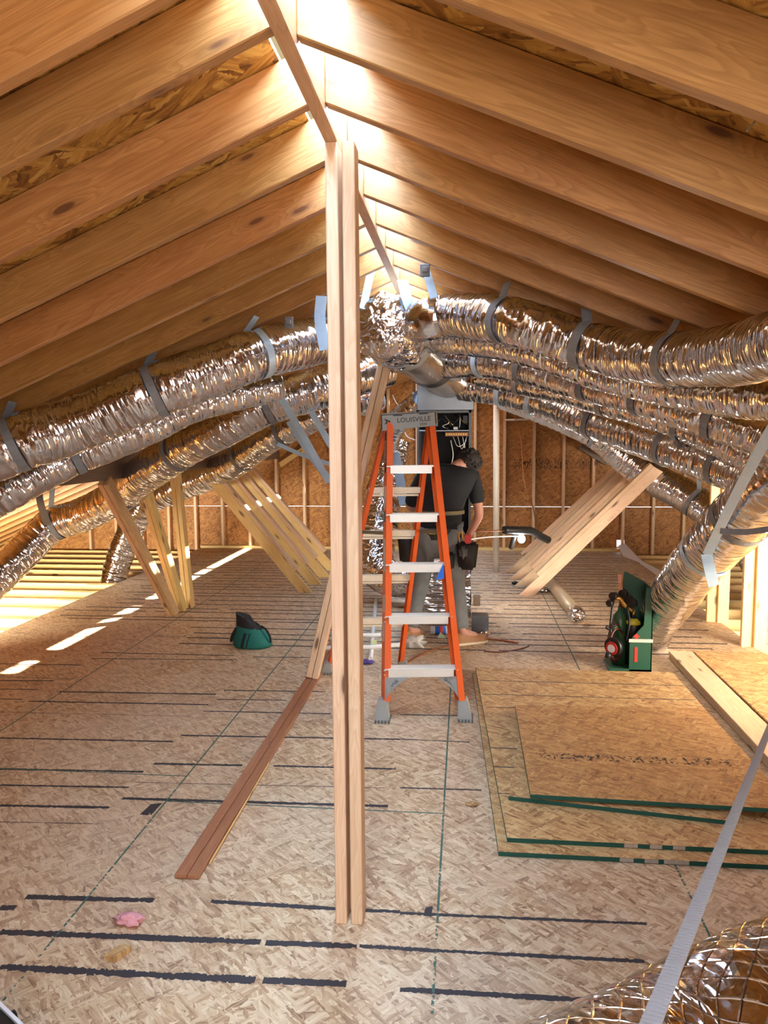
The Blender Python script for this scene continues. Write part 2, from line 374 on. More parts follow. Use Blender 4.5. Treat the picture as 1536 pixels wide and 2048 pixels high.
# ---------------------------------------------------------------- roof
XR = -.40; SL = .4167; ZU0 = 2.498; YW = 10.70
def Zu(x): return ZU0 - SL*abs(x-XR)
RD = .152
bm = BM()
def floor_stripe(bm, x0, y0, x1, y1, wpx_m, mi, z=.0004):
    a = F(x0, y0, 0); b = F(x1, y1, 0); d = (b-a).normalized(); s = Vector((-d.y, d.x, 0))*wpx_m*.68
    quad_uv(bm, [a-s+Vector((0,0,z)), b-s+Vector((0,0,z)), b+s+Vector((0,0,z)), a+s+Vector((0,0,z))], mi)
box(bm, (-3.80,-1.4,-.020), (2.16,YW,0))
def c3(x, y): return (x/1.92, 1300+y/1.92)
def c2(x, y): return (800+x/2.087, 1300+y/2.087)
for x0,y0,x1,y1,w_ in ((0,53,310,58,.016),(0,118,205,118,.016),(0,150,150,152,.012),(0,188,85,190,.012),(0,990,60,990,.022),
    (390,10,900,22,.016),(350,33,910,38,.014),(230,160,830,170,.018),(110,197,800,210,.016),(0,338,665,352,.016),(0,457,550,468,.017),(0,519,495,528,.015),(0,597,420,605,.018),
    (975,27,1280,30,.014),(860,155,1250,160,.015),(830,190,1100,193,.012),(780,235,1270,245,.014),(695,328,1536,343,.016),(590,437,930,443,.018),(1050,445,1520,457,.016),(470,570,1490,600,.019),
    (100,948,590,962,.022),(810,965,1390,1000,.018),(0,1083,1000,1122,.024),(1020,1124,1370,1138,.022),(0,1217,980,1268,.026),(1010,1268,1330,1283,.022),(1400,1000,1536,1005,.014),(1380,1138,1536,1145,.016)):
    floor_stripe(bm, *c3(x0,y0), *c3(x1,y1), w_, 1)
for x0,y0,x1,y1,w_ in ((0,1098,1030,1143,.013),(0,1247,1020,1300,.015),(0,1417,940,1472,.018),(0,270,300,275,.012),(0,372,290,385,.010),(0,575,340,585,.010)):
    floor_stripe(bm, *c2(x0,y0), *c2(x1,y1), w_, 1)
for x0,y0,x1,y1,w_ in ((520,508,1480,530,.010),(0,238,740,255,.008),(0,660,380,668,.01)):
    floor_stripe(bm, *c3(x0,y0), *c3(x1,y1), w_, 3)
# the far half of the deck: a run of ink lines across, one per joist pair
for k in range(30):
    yy = 5.62+k*.17+rnd.uniform(-.04,.04)
    if yy > 10.5: break
    xs = sorted((rnd.uniform(-3.7,-1.6), rnd.uniform(-.3,.4)))
    for (xa, xb) in ((-3.72+rnd.random()*.5, xs[0]), (xs[0]+.1, xs[1]), (xs[1]+.1, 2.05-rnd.random()*.5)):
        if xa < -2.5 and yy < 6.2: xa = max(xa, -2.2)
        if xb-xa > .3: quad_uv(bm, [(xa,yy-.016,.0004),(xb,yy-.016,.0004),(xb,yy+.014,.0004),(xa,yy+.014,.0004)], 1)
for x in (-2.52,-1.30,-.085,.78):
    quad_uv(bm, [(x-.004,1.2,.0006),(x+.004,1.2,.0006),(x+.004,YW,.0006),(x-.004,YW,.0006)][0:4], 2)
for (xa, xb, y) in ((-3.8,-2.52,3.35),(-2.52,-1.30,3.35),(-1.30,-.085,3.10),(-2.52,-1.3,5.8),(-3.8,-2.52,4.7),(-.085,.78,6.3),(-1.3,-.085,7.2),(.78,2.16,7.4)):
    quad_uv(bm, [(xa,y-.005,.0005),(xb,y-.005,.0005),(xb,y+.005,.0005),(xa,y+.005,.0005)], 2)
# knots and dark flakes pressed into the deck
for (px,py,s) in ((302,1618,.055),(856,1824,.03)):
    c = F(px,py); quad_uv(bm, [c+Vector((-s*.5,-s,.0007)),c+Vector((s*.4,-s,.0007)),c+Vector((s*.5,s,.0007)),c+Vector((-s*.3,s*.9,.0007))],1)
fl = obj('floor', bm, [M['floor'], M['ink'], M['seam'], M['thinink']]); tag(fl, 'OSB subfloor deck with black nailing lines and green sheet seams', 'floor', kind='structure')
bm = BM(); box(bm, (-6.6,-1.4,-.30), (5.8,YW,-.26)); tag(obj('floor_lower_ceiling', bm, M['yellow']), 'pale boards closing the joist bays below', 'floor', kind='structure')
for s, nm in ((-1,'left'),(1,'right')):
    bm = BM(); xe = 6.15; x0 = .105
    prism(bm, [(XR+s*x0,-1.4,ZU0+RD-SL*x0),(XR+s*xe,-1.4,ZU0+RD-SL*xe),(XR+s*xe,-1.4,ZU0+RD+.012-SL*xe),(XR+s*x0,-1.4,ZU0+RD+.012-SL*x0)], (0,YW+1.6,0))
    # print marks on the underside near the ridge
    if s < 0:
        for (ya, xa, xb) in ((1.93,.20,.52),(1.60,.5,.75),(1.63,1.2,1.5)):
            pts = [(XR-xa, ya, 0),(XR-xb, ya, 0),(XR-xb, ya+.07, 0),(XR-xa, ya+.07, 0)]
            quad_uv(bm, [Vector((p[0],p[1],ZU0+RD-.001-SL*abs(p[0]-XR))) for p in pts], 1)
    tag(obj('ceiling_'+nm, bm, [M['roof'], M['print']]), f'OSB roof sheathing on the {nm} slope above the rafters', 'ceiling', kind='structure')
bm = BM(); prism(bm, [(XR-.26,-1.4,2.70),(XR,-1.4,2.80),(XR+.26,-1.4,2.70),(XR+.26,-1.4,2.715),(XR,-1.4,2.815),(XR-.26,-1.4,2.715)], (0,6.15,0)); tag(obj('ridge_sun_shield', bm, M['galv']), 'added unseen cap shading the near ridge slot from the sun', 'trim', kind='structure')  # unseen cap, added to keep direct sun off the near left ducts
# ridge board in two lengths meeting over the post
for i, (ya, yb) in enumerate(((-1.3,2.53),(2.534,YW-.02))):
    fr = frame_of((XR,ya,2.555),(XR,yb,2.555)); bm = BM(); box(bm, (XR-.019,ya,2.462),(XR+.019,yb,2.648)); bev(bm,.003)
    o = obj('ridge_board', bm, M['ridge'], None, fr); tag(o, ('ridge board length nearest the camera, ending on the tall double post','ridge board length beyond the post, running to the far wall')[i], 'ridge board', 'ridge boards')
# rafters: both slopes, 16 inch spacing
def RY(s, k):
    return {(-1,-1): 1.49, (1,-1): 1.40, (1,0): 1.79}.get((s, k-5), 1.745+.398*(k-5))
ks = [k for k in range(1,29) if RY(1,k) < YW-.15]
lastlab = {}
for s, nm in ((-1,'left'),(1,'right')):
    for k in ks:
        y = RY(s,k); xa = .0195; xb = 6.05
        frm = frame_of((XR+s*xa, y+.019, ZU0-SL*xa+.07), (XR+s*xb, y+.019, ZU0-SL*xb+.07)); bm = BM()
        prism(bm, [(XR+s*x, y, ZU0-SL*x+dz) for x, dz in ((xa,0),(xb,0),(xb,RD-.002),(xa,RD-.002))], (0,.038,0)); bev(bm,.003)
        o = obj('rafter', bm, M['rafter'], None, frm)
        j = k-4
        tag(o, f'{ORD[max(j,0)]} rafter on the {nm} slope counting away from the camera' if j >= 0 else f'rafter on the {nm} slope {["above","just behind","farther behind"][-j-1]} the camera', 'rafter', f'{nm} slope rafters')
# purlins, each with a far wall end
lumber('purlin', (-2.62,4.72,1.40),(-2.62,YW-.1,1.40), .038,.235, M['brown'], None)
tag(C.objects['purlin'], 'dark weathered purlin board under the left slope above the three-strut fan', 'purlin', 'purlins')
o = lumber('purlin', (1.86,5.5,1.40),(1.86,YW-.1,1.40), .038,.235, M['brown']); tag(o, 'dark weathered purlin board under the right slope above the four slanting struts', 'purlin', 'purlins')
# far gable wall: sheathing with daylight gaps, studs, bottom plate
bm = BM(); ya, yb = YW, YW+.012
def ztop(x): return Zu(x)+RD
def slab(bm, x0, x1, z0, z1):
    xb_ = (ZU0+RD-z1)/SL
    xs = [x0] + sorted(q for q in ((XR, XR-xb_, XR+xb_) if xb_ > 0 else (XR,)) if x0 < q < x1) + [x1]
    poly = [(x0,ya,z0),(x1,ya,z0)] + [(x,ya,min(z1, ztop(x))) for x in reversed(xs)]
    if all(abs(poly[i][2]-z0) > 1e-4 for i in range(2,len(poly))): prism(bm, poly, (0,.012,0))
HX, HZ = 2.13, .10
slab(bm,-6.3,5.5-.0,-.30,-.02) if 0 else None
slab(bm,-6.2,HX-.05,-.30,.60); slab(bm,HX+.05,5.3,-.30,.60)
slab(bm,HX-.05,HX+.05,-.30,HZ-.045); slab(bm,HX-.05,HX+.05,HZ+.045,.60)
slab(bm,-4.3,3.6,.604,2.9)
for (x0, x1) in ((.66,1.40),(1.55,1.80)):
    quad_uv(bm, [(x0,ya-.002,1.12),(x1,ya-.002,1.12),(x1,ya-.002,1.27),(x0,ya-.002,1.27)],1)
tag(obj('wall_back', bm, [M['wall'], M['print']]), 'far gable wall of orange-brown OSB sheathing', 'wall', kind='structure')
bm = BM(); box(bm, (-6.2,-1.45,-.3),(5.5,-1.40,2.8)); tag(obj('wall_front', bm, M['wall']), 'OSB gable wall behind the camera', 'wall', kind='structure')
for s, nm in ((-1,'left'),(1,'right')):
    x = XR+s*6.1; bm = BM(); box(bm, (x-.02,-1.4,-.30),(x+.02,YW,.28)); tag(obj('wall_'+nm, bm, M['wall']), f'low eave wall at the {nm} edge', 'wall', kind='structure')
j = 0
for k in range(-15, 13):
    x = .54+.4*k
    if abs(x-XR) > 5.3: continue
    o = lumber('wall_stud', (x, YW-.046, .04 if -3.8 < x < 2.16 else -.20), (x, YW-.046, Zu(x)+.10), .038,.089, M['pine'], up=(0,1,0))
    tag(o, f'{ORD[j]} stud of the far gable wall counting from the left'.replace('nearest','first'), 'stud', 'studs of the far wall'); j += 1
for (xa, xb, z, lab) in ((-3.8,2.16,.019,'on the deck'),(-6.1,-3.81,-.222,'left of the deck, down at joist level'),(2.17,5.2,-.222,'right of the deck, down at joist level')):
    o = lumber('bottom_plate', (xa,YW-.046,z),(xb,YW-.046,z), .089,.038, M['yellow']); tag(o, f'bottom plate of the far gable wall {lab}', 'plate')
# collar of short boards on the far wall
o = lumber('wall_brace', P(560,930,YW-.12), P(620,890,YW-.12), .038,.07, M['yellow']); tag(o, 'short sloping board nailed to the far wall studs, left of the tall post', 'board')
o = lumber('wall_brace', P(1160,892,YW-.12), P(1215,925,YW-.12), .038,.09, M['brown']); tag(o, 'short sloping board nailed to the far wall at upper right behind struts', 'board')
# joists beyond the deck on both sides
for s, nm, xa, xb in ((-1,'left',-3.80,-6.1),(1,'right',2.16,5.3)):
    n_ = 0
    for k in range(0, 24):
        y = 10.42-.40*k
        if y < 2.0: break
        xa2 = xa if s > 0 else xa+0
        o = lumber('joist', (xa+s*.002, y, -.1375), (xb, y, -.1375), .038,.235, M['yellow'])
        j = n_; tag(o, f'{ORD[j]} floor joist from the far wall, beyond the {nm} deck edge'.replace('nearest','first'), 'joist', f'{nm} floor joists'); n_ += 1
        if s < 0 and 1 < k < 13:
            o = lumber('joist_lap', (xa-.002, y-.040, -.135), (xa-.28-.05*(k%4), y-.040, -.135), .038,.225, M['yellow'])
            tag(o, f'lapped joist end against the {ORD[j]} joist at the left deck edge'.replace('nearest','first'), 'joist end', 'lapped joist ends')
# ---------------------------------------------------------------- posts and struts
def plank_pair(name, label, cat, a, b, wy, wz, gap, m, up, group=None, sidedir=None):
    t = thing(name, label, cat, a, group); sd = frame_of(a, b, up).to_3x3() @ Vector((0,1,0))
    for s in (-1, 1):
        d = sd*s*(wy/2+gap/2); lumber('board', Vector(a)+d, Vector(b)+d, wy, wz, m, t, up)
    return t
pb = F(698,1850); pb.y += .045; 
t = plank_pair('double_post', 'tall double post of two pale studs in the middle, under the ridge', 'post', (pb.x,pb.y,0), (pb.x-.002,pb.y+.01,2.462), .038,.089,.013, M['pine'], (0,1,0))
t = plank_pair('leaning_brace', 'pair of studs leaning up to the ridge behind the tall post', 'brace', (-.99,4.82,.018), (-.44,5.10,2.44), .038,.089,.003, M['pine'], (0,1,0))
# brown strips on the floor
t = thing('floor_strip', 'pair of reddish brown strips lying on the deck, left of the tall post', 'wood strip', (-.99,2.55,0))
for s in (-1,1):
    o = lumber('strip', (-.995+s*.0235,2.53,.0095), (-.985+s*.0235,6.1,.0095), .045,.017, M['red'], t)
lumber('splinter', (-.94,2.62,.012),(-.942,3.5,.012), .004,.012, M['yellow'], t)
# fan of three struts under the left purlin
XL = -2.62
for i, (yb, zt, mt, lab) in enumerate(((5.34,1.28,M['ridge'],'darkest, leaning toward the camera'),(5.98,1.28,M['yellow'],'middle one of the fan'),(6.72,1.28,M['yellow'],'upright one of the fan'))):
    t = thing('strut', f'two-board strut under the left purlin, {lab}', 'strut', (XL,6.7,0), 'fan of three left struts')
    a = Vector((XL+.02*i, 6.58+.14*i, 0)); b = Vector((XL, yb, zt))
    for s in (-1,1): lumber('board', a+Vector((s*.021,0,.0)), b+Vector((s*.021,0,0)), .038,.089, mt, t, (0,1,.3), b_=.003)
# slanting struts: board on the flat with a second board on edge
def slant(sgn, foot, top, y, lab, grp):
    t = thing('strut', lab, 'strut', (foot[0], y, 0), grp)
    fx, tx, tz = foot[0], top[0], top[1]; d = Vector((tx-fx,0,tz)).normalized(); nrm = Vector((-d.z,0,d.x))*(1 if sgn > 0 else -1)
    if nrm.z < 0: nrm = -nrm
    w_ = .105
    a = Vector((fx,y,0)); 
    p0 = a; p1 = a+Vector((sgn*w_/abs(d.z),0,0))
    L = Vector((tx-fx,0,tz)).length
    top1 = a+d*L; top2 = p1+d*(L-.08)
    bm = BM(); prism(bm, [p0, p1, top2, top1], (0,.038,0)); bev(bm,.003)
    obj('board', bm, M['yellow'] if sgn < 0 else M['pine'], t, frame_of(a, a+d*L, (0,1,0)))
    s0 = a+d*(.28); bm = BM()
    prism(bm, [s0, s0+nrm*.038, top1+nrm*.038, top1], (0,.089,0)); bev(bm,.003)
    obj('stiffener', bm, M['pine'], t, frame_of(s0, top1, (0,1,0)))
    return t
for i in range(4):
    y = 7.58+.43*i
    slant(1, (.535-.02*i, 0), (1.80, 1.285+.0*i), y, f'{ORD[i]} of the four pale struts slanting up to the right purlin', 'right slanting struts')
    slant(-1, (-1.55+.02*i, 0), (-2.60, 1.285), y, f'{ORD[i]} of the four struts slanting up to the left purlin', 'left slanting struts')
# right-hand posts in the light at the deck edge
for i, (px, D, wx, lab) in enumerate(((1424,6.62,.19,'wider-spaced sunlit post at the right deck edge, farther one'),(1494,5.85,.19,'brightest sunlit post at the right deck edge, nearer one'))):
    x = (px-930)/1530*D
    t = thing('edge_post', lab, 'post', (x,D,0), 'sunlit edge posts')
    lumber('board', (x-.045,D+.03,.0 if 0 else -.02), (x-.045,D+.03,Zu(x)), .038,.089, M['yellow'], t, (1,0,0))
    lumber('board', (x+.035,D,-.02), (x+.035,D,Zu(x+.035)), .089,.038, M['yellow'], t, (0,1,0))
# vent pipe
vb = F(992,1145); tubeobj('vent_pipe', [(vb.x,vb.y,0),(vb.x-.01,vb.y,2.08)], .036, M['cream'], seg=16, label='cream vent pipe standing from deck to duct, right of the worker', cat='pipe')
# ---------------------------------------------------------------- ducts
def Droof(px, py, rpx=None, r=None, extra=.02):
    D = 12.0
    while D > .8:
        p = P(px, py, D); rr = r if r else rpx*D/FPX
        if Zu(p.x)-p.z >= rr*1.083+extra: return D
        D -= .01
    return D
def duct(name, label, pts, mat=None, straps=(), dseed=0, group='foil ducts', strapmat='strap', amp=.035, endcap=True, seg=40, hang=True):
    seg = max(seg, 56)
    cps = []; rad = []
    for p in pts:
        x, y, r = p[0], p[1], p[2]
        D = p[3] if len(p) > 3 else Droof(x, y, r=r)
        cps.append(P(x, y, D)); rad.append(r)
    n = 26; path = spline(cps, n)
    ctl = [Vector((r,0,0)) for r in rad]; rr = [v.x for v in spline(ctl, n)]
    # even spacing of rings
    L = [0]
    for a, b in zip(path, path[1:]): L.append(L[-1]+(b-a).length)
    step = .008; m = int(L[-1]/step); out = []; ro = []; j = 0
    for i in range(m+1):
        s = L[-1]*i/m
        while j < len(L)-2 and L[j+1] < s: j += 1
        f = (s-L[j])/max(1e-9, L[j+1]-L[j]); out.append(path[j].lerp(path[j+1], f)); ro.append(rr[j]*(1-f)+rr[j+1]*f)
    sl = []
    for st in straps:
        i = min(int(st[0]*n), len(L)-1); sl.append(L[i])
    def disp(a, l):
        q = Vector((cos(a)*1.2+dseed, sin(a)*1.2, l*14)); d = noise.noise(q)*amp*1.1
        q = Vector((cos(a)*1.7+dseed, sin(a)*1.7, l*24)); d -= abs(noise.noise(q))*amp*1.5
        d += noise.noise(Vector((cos(a)*.8+dseed, sin(a)*.8, l*2.2)))*amp*1.6
        for s_ in sl: d -= .10*math.exp(-((l-s_)/.03)**2)
        return d
    bm = BM(); tube(bm, out, lambda t: ro[min(int(t*m+.5), m)], seg, disp, endcap)
    o = obj(name, bm, mat or M['foil']); tag(o, label, 'duct', group)
    for st in straps:
        i = min(int(st[0]*n), len(path)-2); p = path[i]; t_ = (path[i+1]-path[max(0,i-1)]).normalized(); r = rr[i]*.965
        side = t_; u = Vector((0,0,1)); u = (u-t_*u.dot(t_)).normalized(); v = t_.cross(u)
        bm = BM(); wd = .042
        loop = [p+(u*cos(a)+v*sin(a))*(r+.004) for a in [R(25)+2*pi*q/32*(310/360) for q in range(33)]]
        pts_ = loop
        if hang and len(st) > 1 and st[1]:
            top = Vector((p.x+st[1]*0, p.y, Zu(p.x)+.03))
            pts_ = [top] + loop if 1 else loop
        ribbon(bm, pts_, wd, side=tuple(side), th=.003)
        m_ = st[2] if len(st) > 2 else strapmat
        obj('strap', bm, M[m_], o)
    return o
# --- left side
duct('flexible_duct', 'topmost foil duct hugging the left rafters, from the post to the left edge', [(745,655,.13),(650,678,.135),(515,708,.137),(420,742,.14),(310,782,.142),(160,845,.145),(30,888,.145),(-120,950,.15),(-260,1010,.15)],
     straps=((1.05,1),(2.0,1,'bluestrap'),(4.0,1),(6.02,1)), dseed=1)
duct('flexible_duct', 'thinner foil duct tucked under the topmost left duct, hooked end visible', [(560,770,.10,4.7),(396,808,.10,4.45),(300,852,.105,4.3),(218,885,.108,4.2),(142,915,.108,4.12),(60,955,.11,4.0),(0,990,.11,3.9),(-100,1040,.11,3.8)],
     straps=((3.9,1),), dseed=2)
duct('flexible_duct', 'middle left foil duct with black straps passing behind the fan struts', [(770,735,.14,5.6),(655,772,.145,5.3),(535,808,.145,5.2),(430,862,.145,5.25),(355,904,.145,5.4),(290,948,.145,5.62),(243,988,.145,5.95),(164,1030,.145,6.1),(105,1050,.145,6.1),(60,1090,.145,6.0),(0,1150,.145,5.8),(-60,1210,.14,5.7)],
     straps=((2.0,1),(4.0,1),(5.9,0),(7.9,1)), dseed=3)
duct('flexible_duct', 'lowest left foil duct, bending down past the struts to the deck edge', [(760,790,.14,7.2),(652,825,.14,7.0),(563,864,.14,7.1),(519,890,.14,7.2),(462,930,.15,7.5),(410,955,.15,7.8),(345,980,.15,8.0),(290,1010,.15,8.2),(262,1060,.15,8.3),(238,1120,.15,8.3),(225,1175,.15,8.25),(220,1215,.15,8.2)],
     straps=((2.0,1),(3.6,1)), dseed=4, amp=.04)
# --- right side
duct('flexible_duct', 'topmost and thickest-looking foil duct under the right rafters', [(790,655,.10,4.62),(850,640,.112,4.2),(905,632,.112),(1010,640,.110),(1090,663,.108),(1170,690,.107),(1265,712,.106),(1358,718,.104),(1450,712,.102),(1560,690,.10),(1700,660,.10)],
     straps=((3.05,1),(5.0,1),(7.0,1)), dseed=5, amp=.045)
duct('flexible_duct', 'narrow foil duct showing just below the topmost right duct', [(850,678,.085,4.7),(930,682,.085,4.45),(1010,690,.085,4.2),(1100,712,.085,4.0),(1200,745,.085,3.8),(1330,775,.085,3.6),(1440,790,.085,3.35),(1560,800,.085,3.1),(1700,810,.085,2.9)], straps=((7.6,0),), dseed=6)
duct('flexible_duct', 'second main right duct, bright topped, with five grey hanging straps', [(890,728,.10,5.45),(975,724,.105,5.1),(1050,736,.105,4.9),(1175,768,.105,4.6),(1285,795,.105,4.3),(1430,838,.105,4.0),(1560,885,.10,3.8),(1700,930,.10,3.6)],
     straps=((.95,1,'bluestrap'),(2.0,1),(3.05,1),(4.0,1),(5.0,1)), dseed=7, amp=.04)
duct('flexible_duct', 'third right foil duct, thin, between the two main right bundles', [(960,752,.08,6.0),(1040,768,.085,5.8),(1110,782,.085,5.6),(1210,806,.09,5.3),(1290,828,.09,5.1),(1360,852,.09,4.95),(1450,890,.09,4.7),(1560,940,.09,4.5)],
     straps=((1.0,0),(3.0,0),(5.05,0)), dseed=8)
duct('flexible_duct', 'fourth right foil duct, dull grey, crossing above the strut tops', [(925,772,.12,6.5),(1005,782,.125,6.35),(1070,800,.125,6.2),(1130,820,.125,6.0),(1190,846,.125,5.75),(1265,870,.125,5.5),(1335,895,.125,5.2),(1420,925,.125,4.95),(1500,955,.125,4.7),(1580,990,.12,4.5)],
     straps=((1.0,0,'bluestrap'),(2.0,0,'bluestrap'),(4.0,0),(6.0,0),(7.3,0)), dseed=9, amp=.045)
duct('flexible_duct', 'lowest right foil duct, sunlit, threading behind the front slanting strut', [(1000,798,.10,8.0),(1070,822,.11,8.0),(1130,845,.12,7.95),(1190,872,.13,7.9),(1250,918,.15,7.85),(1315,962,.155,7.75),(1385,1000,.155,7.5),(1450,1050,.155,7.3),(1530,1120,.15,7.1),(1620,1200,.15,7.0)],
     straps=((3.0,1),(6.1,1)), dseed=10, amp=.03)
duct('flexible_duct', 'large sunlit foil duct coming down to the deck behind the torch carrier', [(1590,925,.16,3.95),(1540,975,.162,4.05),(1482,1035,.165,4.3),(1408,1112,.160,4.7),(1350,1190,.155,5.15),(1312,1240,.150,5.5),(1298,1275,.15,5.8)],
     straps=((2.0,0),(2.9,0,'bluestrap')), dseed=11, amp=.04, strapmat='strap')
duct('flexible_duct', 'foil duct at the far right edge among the sunlit posts', [(1450,1010,.13,6.9),(1490,1080,.13,6.9),(1530,1160,.13,6.8),(1590,1240,.13,6.7)], dseed=12)
duct('foil_duct', 'big quilted foil duct lying on the deck in the bottom right corner', [(1100,2330,.21,1.30),(1330,2185,.21,1.52),(1480,2100,.21,1.62),(1640,2020,.21,1.72),(1850,1930,.21,1.86)], mat=M['foil3'], dseed=13, amp=.02, seg=64)
# return duct behind the ladder
duct('flexible_duct', 'wide crumpled foil return duct bending down behind the ladder', [(800,880,.12,7.75),(775,950,.17,7.7),(762,1020,.19,7.6),(752,1080,.20,7.45),(748,1125,.19,7.3),(775,1155,.17,7.15),(830,1165,.15,7.0)], mat=M['foil2'], straps=((2.4,0,'olive'),), dseed=14, amp=.05)
# main trunk
ta, tb_ = P(768,652,4.30), P(893,748,6.35); TR = .185
t = thing('trunk_duct', 'main round trunk duct with foil-wrapped front end above the ladder', 'duct', ta)
ax = (tb_-ta)
def seg_(f0, f1, r0, r1, m, nm, disp=None, lab=None):
    n = 60; bm = BM(); tube(bm, [ta+ax*(f0+(f1-f0)*i/n) for i in range(n+1)], lambda q: r0+(r1-r0)*q, 48, disp); o = obj(nm, bm, m, t)
    if lab: o['label'] = lab
    return o
seg_(-.06,.16, .178,.198, M['foil2'], 'foil_wrap', lambda a, l: math.sqrt(max(.002,1-(max(0,.11-l)/.11)**2))*(1+noise.noise(Vector((cos(a)*2.2,sin(a)*2.2,l*9)))*.14)-1, 'crumpled foil end wrap')
seg_(.14,.23, .195,.188, M['mastic'], 'mastic_collar', lambda a, l: noise.noise(Vector((cos(a)*4,sin(a)*4,l*20)))*.03)
seg_(.22,.60, .182,.182, M['rib'], 'ribbed_section')
seg_(.595,.68, .187,.187, M['galv'], 'plain_band')
seg_(.68,1.06, .182,.182, M['rib'], 'ribbed_section')
def takeoff(px, py, D, r, L=.16):
    p = P(px,py,D); bm = BM(); tube(bm, [p+Vector((-.10,0,-.0)), p+Vector((L-.10,-.02,0))], r, 24); return obj('takeoff_collar', bm, M['mastic'], t)
takeoff(850,640,4.5,.112); takeoff(905,735,5.75,.105)
# ---------------------------------------------------------------- loose hanging straps
def strip(label, pts, w_, m='bluestrap', side=(1,0,.2), name='hanging_strap', grp='hanging straps'):
    bm = BM(); ribbon(bm, spline(pts, 8) if len(pts) > 2 else pts, w_, side, .002); return tag(obj(name, bm, M[m]), label, 'strap', grp)
strip('pale blue strap slanting down left of the tall post, longest one', [P(545,768,4.6),P(600,860,4.75),P(658,965,4.9)], .045)
strip('pale blue strap crossing the longest slanting strap left of post', [P(578,842,4.9),P(618,905,5.0),P(660,962,5.0)], .045)
strip('short pale strap close against the left side of the tall post', [P(622,822,5.2),P(645,862,5.3),P(662,892,5.3)], .045)
strip('thin strap running nearly level behind the slanting straps', [P(555,888,5.6),P(610,912,5.6),P(660,928,5.6)], .03, side=(0,.2,1))
strip('blue strap hanging from a rafter just left of the tall post', [P(643,592,3.82),P(640,640,3.80),P(650,700,3.78)], .055, side=(1,.1,0))
strip('blue strap rising from the trunk duct to the ridge, right of post', [P(757,505,4.35),P(742,545,4.30),P(726,618,4.22)], .042, side=(1,.3,0))
strip('blue strap hanging over the trunk duct collar', [P(805,560,4.30),P(815,600,4.22),P(838,660,4.20)], .06, side=(1,.3,0))
strip('grey strap hanging beside the ridge above the right duct', [P(848,528,3.90),P(858,560,3.86),P(868,596,3.84)], .04, side=(1,.1,0))
strip('light blue strap seen through the ladder below the top step', [P(790,905,7.4),P(800,960,7.4),P(808,1010,7.4)], .09)
strip('long light blue strap holding the big right duct, at right edge', [P(1560,830,3.35),P(1520,900,3.55),P(1462,1010,3.95),P(1415,1108,4.35)], .05, side=(1,0,-.3))
strip('blue tail of strap under the big right duct', [P(1413,1108,4.36),P(1420,1140,4.34),P(1428,1172,4.38)], .06)
strip('grey strap end bent across the big right duct at the right edge', [P(1440,1062,4.05),P(1490,1064,3.98),P(1540,1058,3.9)], .03, 'strap', side=(0,.3,1))
strip('dark strap tied around the duct group at the right edge', [P(1475,968,4.1),P(1505,955,4.0),P(1545,945,3.9)], .035, 'strap', side=(0,.3,1))
strip('green-grey loose strap end by the left purlin', [P(78,985,5.0),P(82,1010,5.05),P(95,1050,5.3)], .05, 'strap')
# foreground webbing
a, b = P(1290,2075,.95), P(1545,1440,3.6); d = (b-a)
bm = BM(); ribbon(bm, [a-d*.2, a, a+d*.33, a+d*.66, b, b+d*.12], .027, (1,-.15,.1), .002)
o = obj('webbing_strap', bm, M['web']); tag(o, 'pale ribbed webbing strap stretched across the lower right foreground', 'strap')
bm = BM(); nn = 260
for i in range(nn):
    q = a+d*(i/nn*1.05); t_ = d.normalized(); s_ = Vector((1,-.15,.1)); s_ = (s_-t_*s_.dot(t_)).normalized(); u_ = t_.cross(s_); 
    if u_.z < 0: u_ = -u_
    hw = .0130; c_ = q+u_*.0012
    prism(bm, [c_-s_*hw, c_+s_*hw, c_+s_*hw+t_*.0045, c_-s_*hw+t_*.0045], u_*.0012)
obj('rib_weave', bm, M['web'], o)
# brackets on rafters
for px, py, D, lab in ((850,541,3.55,'small dark metal bracket on the right rafters above the duct'),(578,645,3.9,'small dark metal bracket on the left rafters beside the duct')):
    p = P(px,py,D); bm = BM(); box(bm, p-Vector((.022,.01,.028)), p+Vector((.022,.006,.028))); box(bm, p+Vector((-.012,-.03,-.012)), p+Vector((.014,-.008,.012))); bev(bm,.003)
    tag(obj('bracket', bm, M['strap']), lab, 'bracket')
# ---------------------------------------------------------------- furnace
FX0, FX1, FY0, FY1 = -.405, .052, 6.5, 7.05; FZ0, FZ1 = .55, 1.80
t = thing('furnace', 'open-fronted air handler cabinet behind the ladder with exposed wiring', 'furnace', ((FX0+FX1)/2,FY0,0))
bm = BM()
box(bm,(FX0,FY0,FZ0),(FX0+.02,FY1,FZ1)); box(bm,(FX1-.02,FY0,FZ0),(FX1,FY1,FZ1)); box(bm,(FX0,FY0,FZ1-.02),(FX1,FY1,FZ1)); box(bm,(FX0,FY0,FZ0),(FX1,FY1,FZ0+.03)); box(bm,(FX0,FY1-.02,FZ0),(FX1,FY1,FZ1))
obj('cabinet', bm, M['cab'], t)
bm = BM(); box(bm,(FX0+.02,FY0+.30,FZ0+.03),(FX1-.02,FY1-.02,FZ1-.02)); obj('dark_void_fill', bm, M['void'], t)  # added block, its black paints the cabinet's shaded void
bm = BM(); box(bm,(FX0+.02,FY0+.005,1.625),(FX1-.02,FY0+.30,1.637)); bev(bm,.002); obj('shelf', bm, M['galv'], t)
bm = BM(); box(bm,(FX1-.22,FY0+.0,1.585),(FX1-.025,FY0+.03,1.617)); bev(bm,.002); cb = obj('control_strip', bm, M['cboard'], t)
bm = BM()
for i in range(9): box(bm,(FX1-.21+i*.02,FY0-.006,1.596),(FX1-.20+i*.02,FY0+.0,1.606))
obj('terminals', bm, M['brass'], cb)
bm = BM()
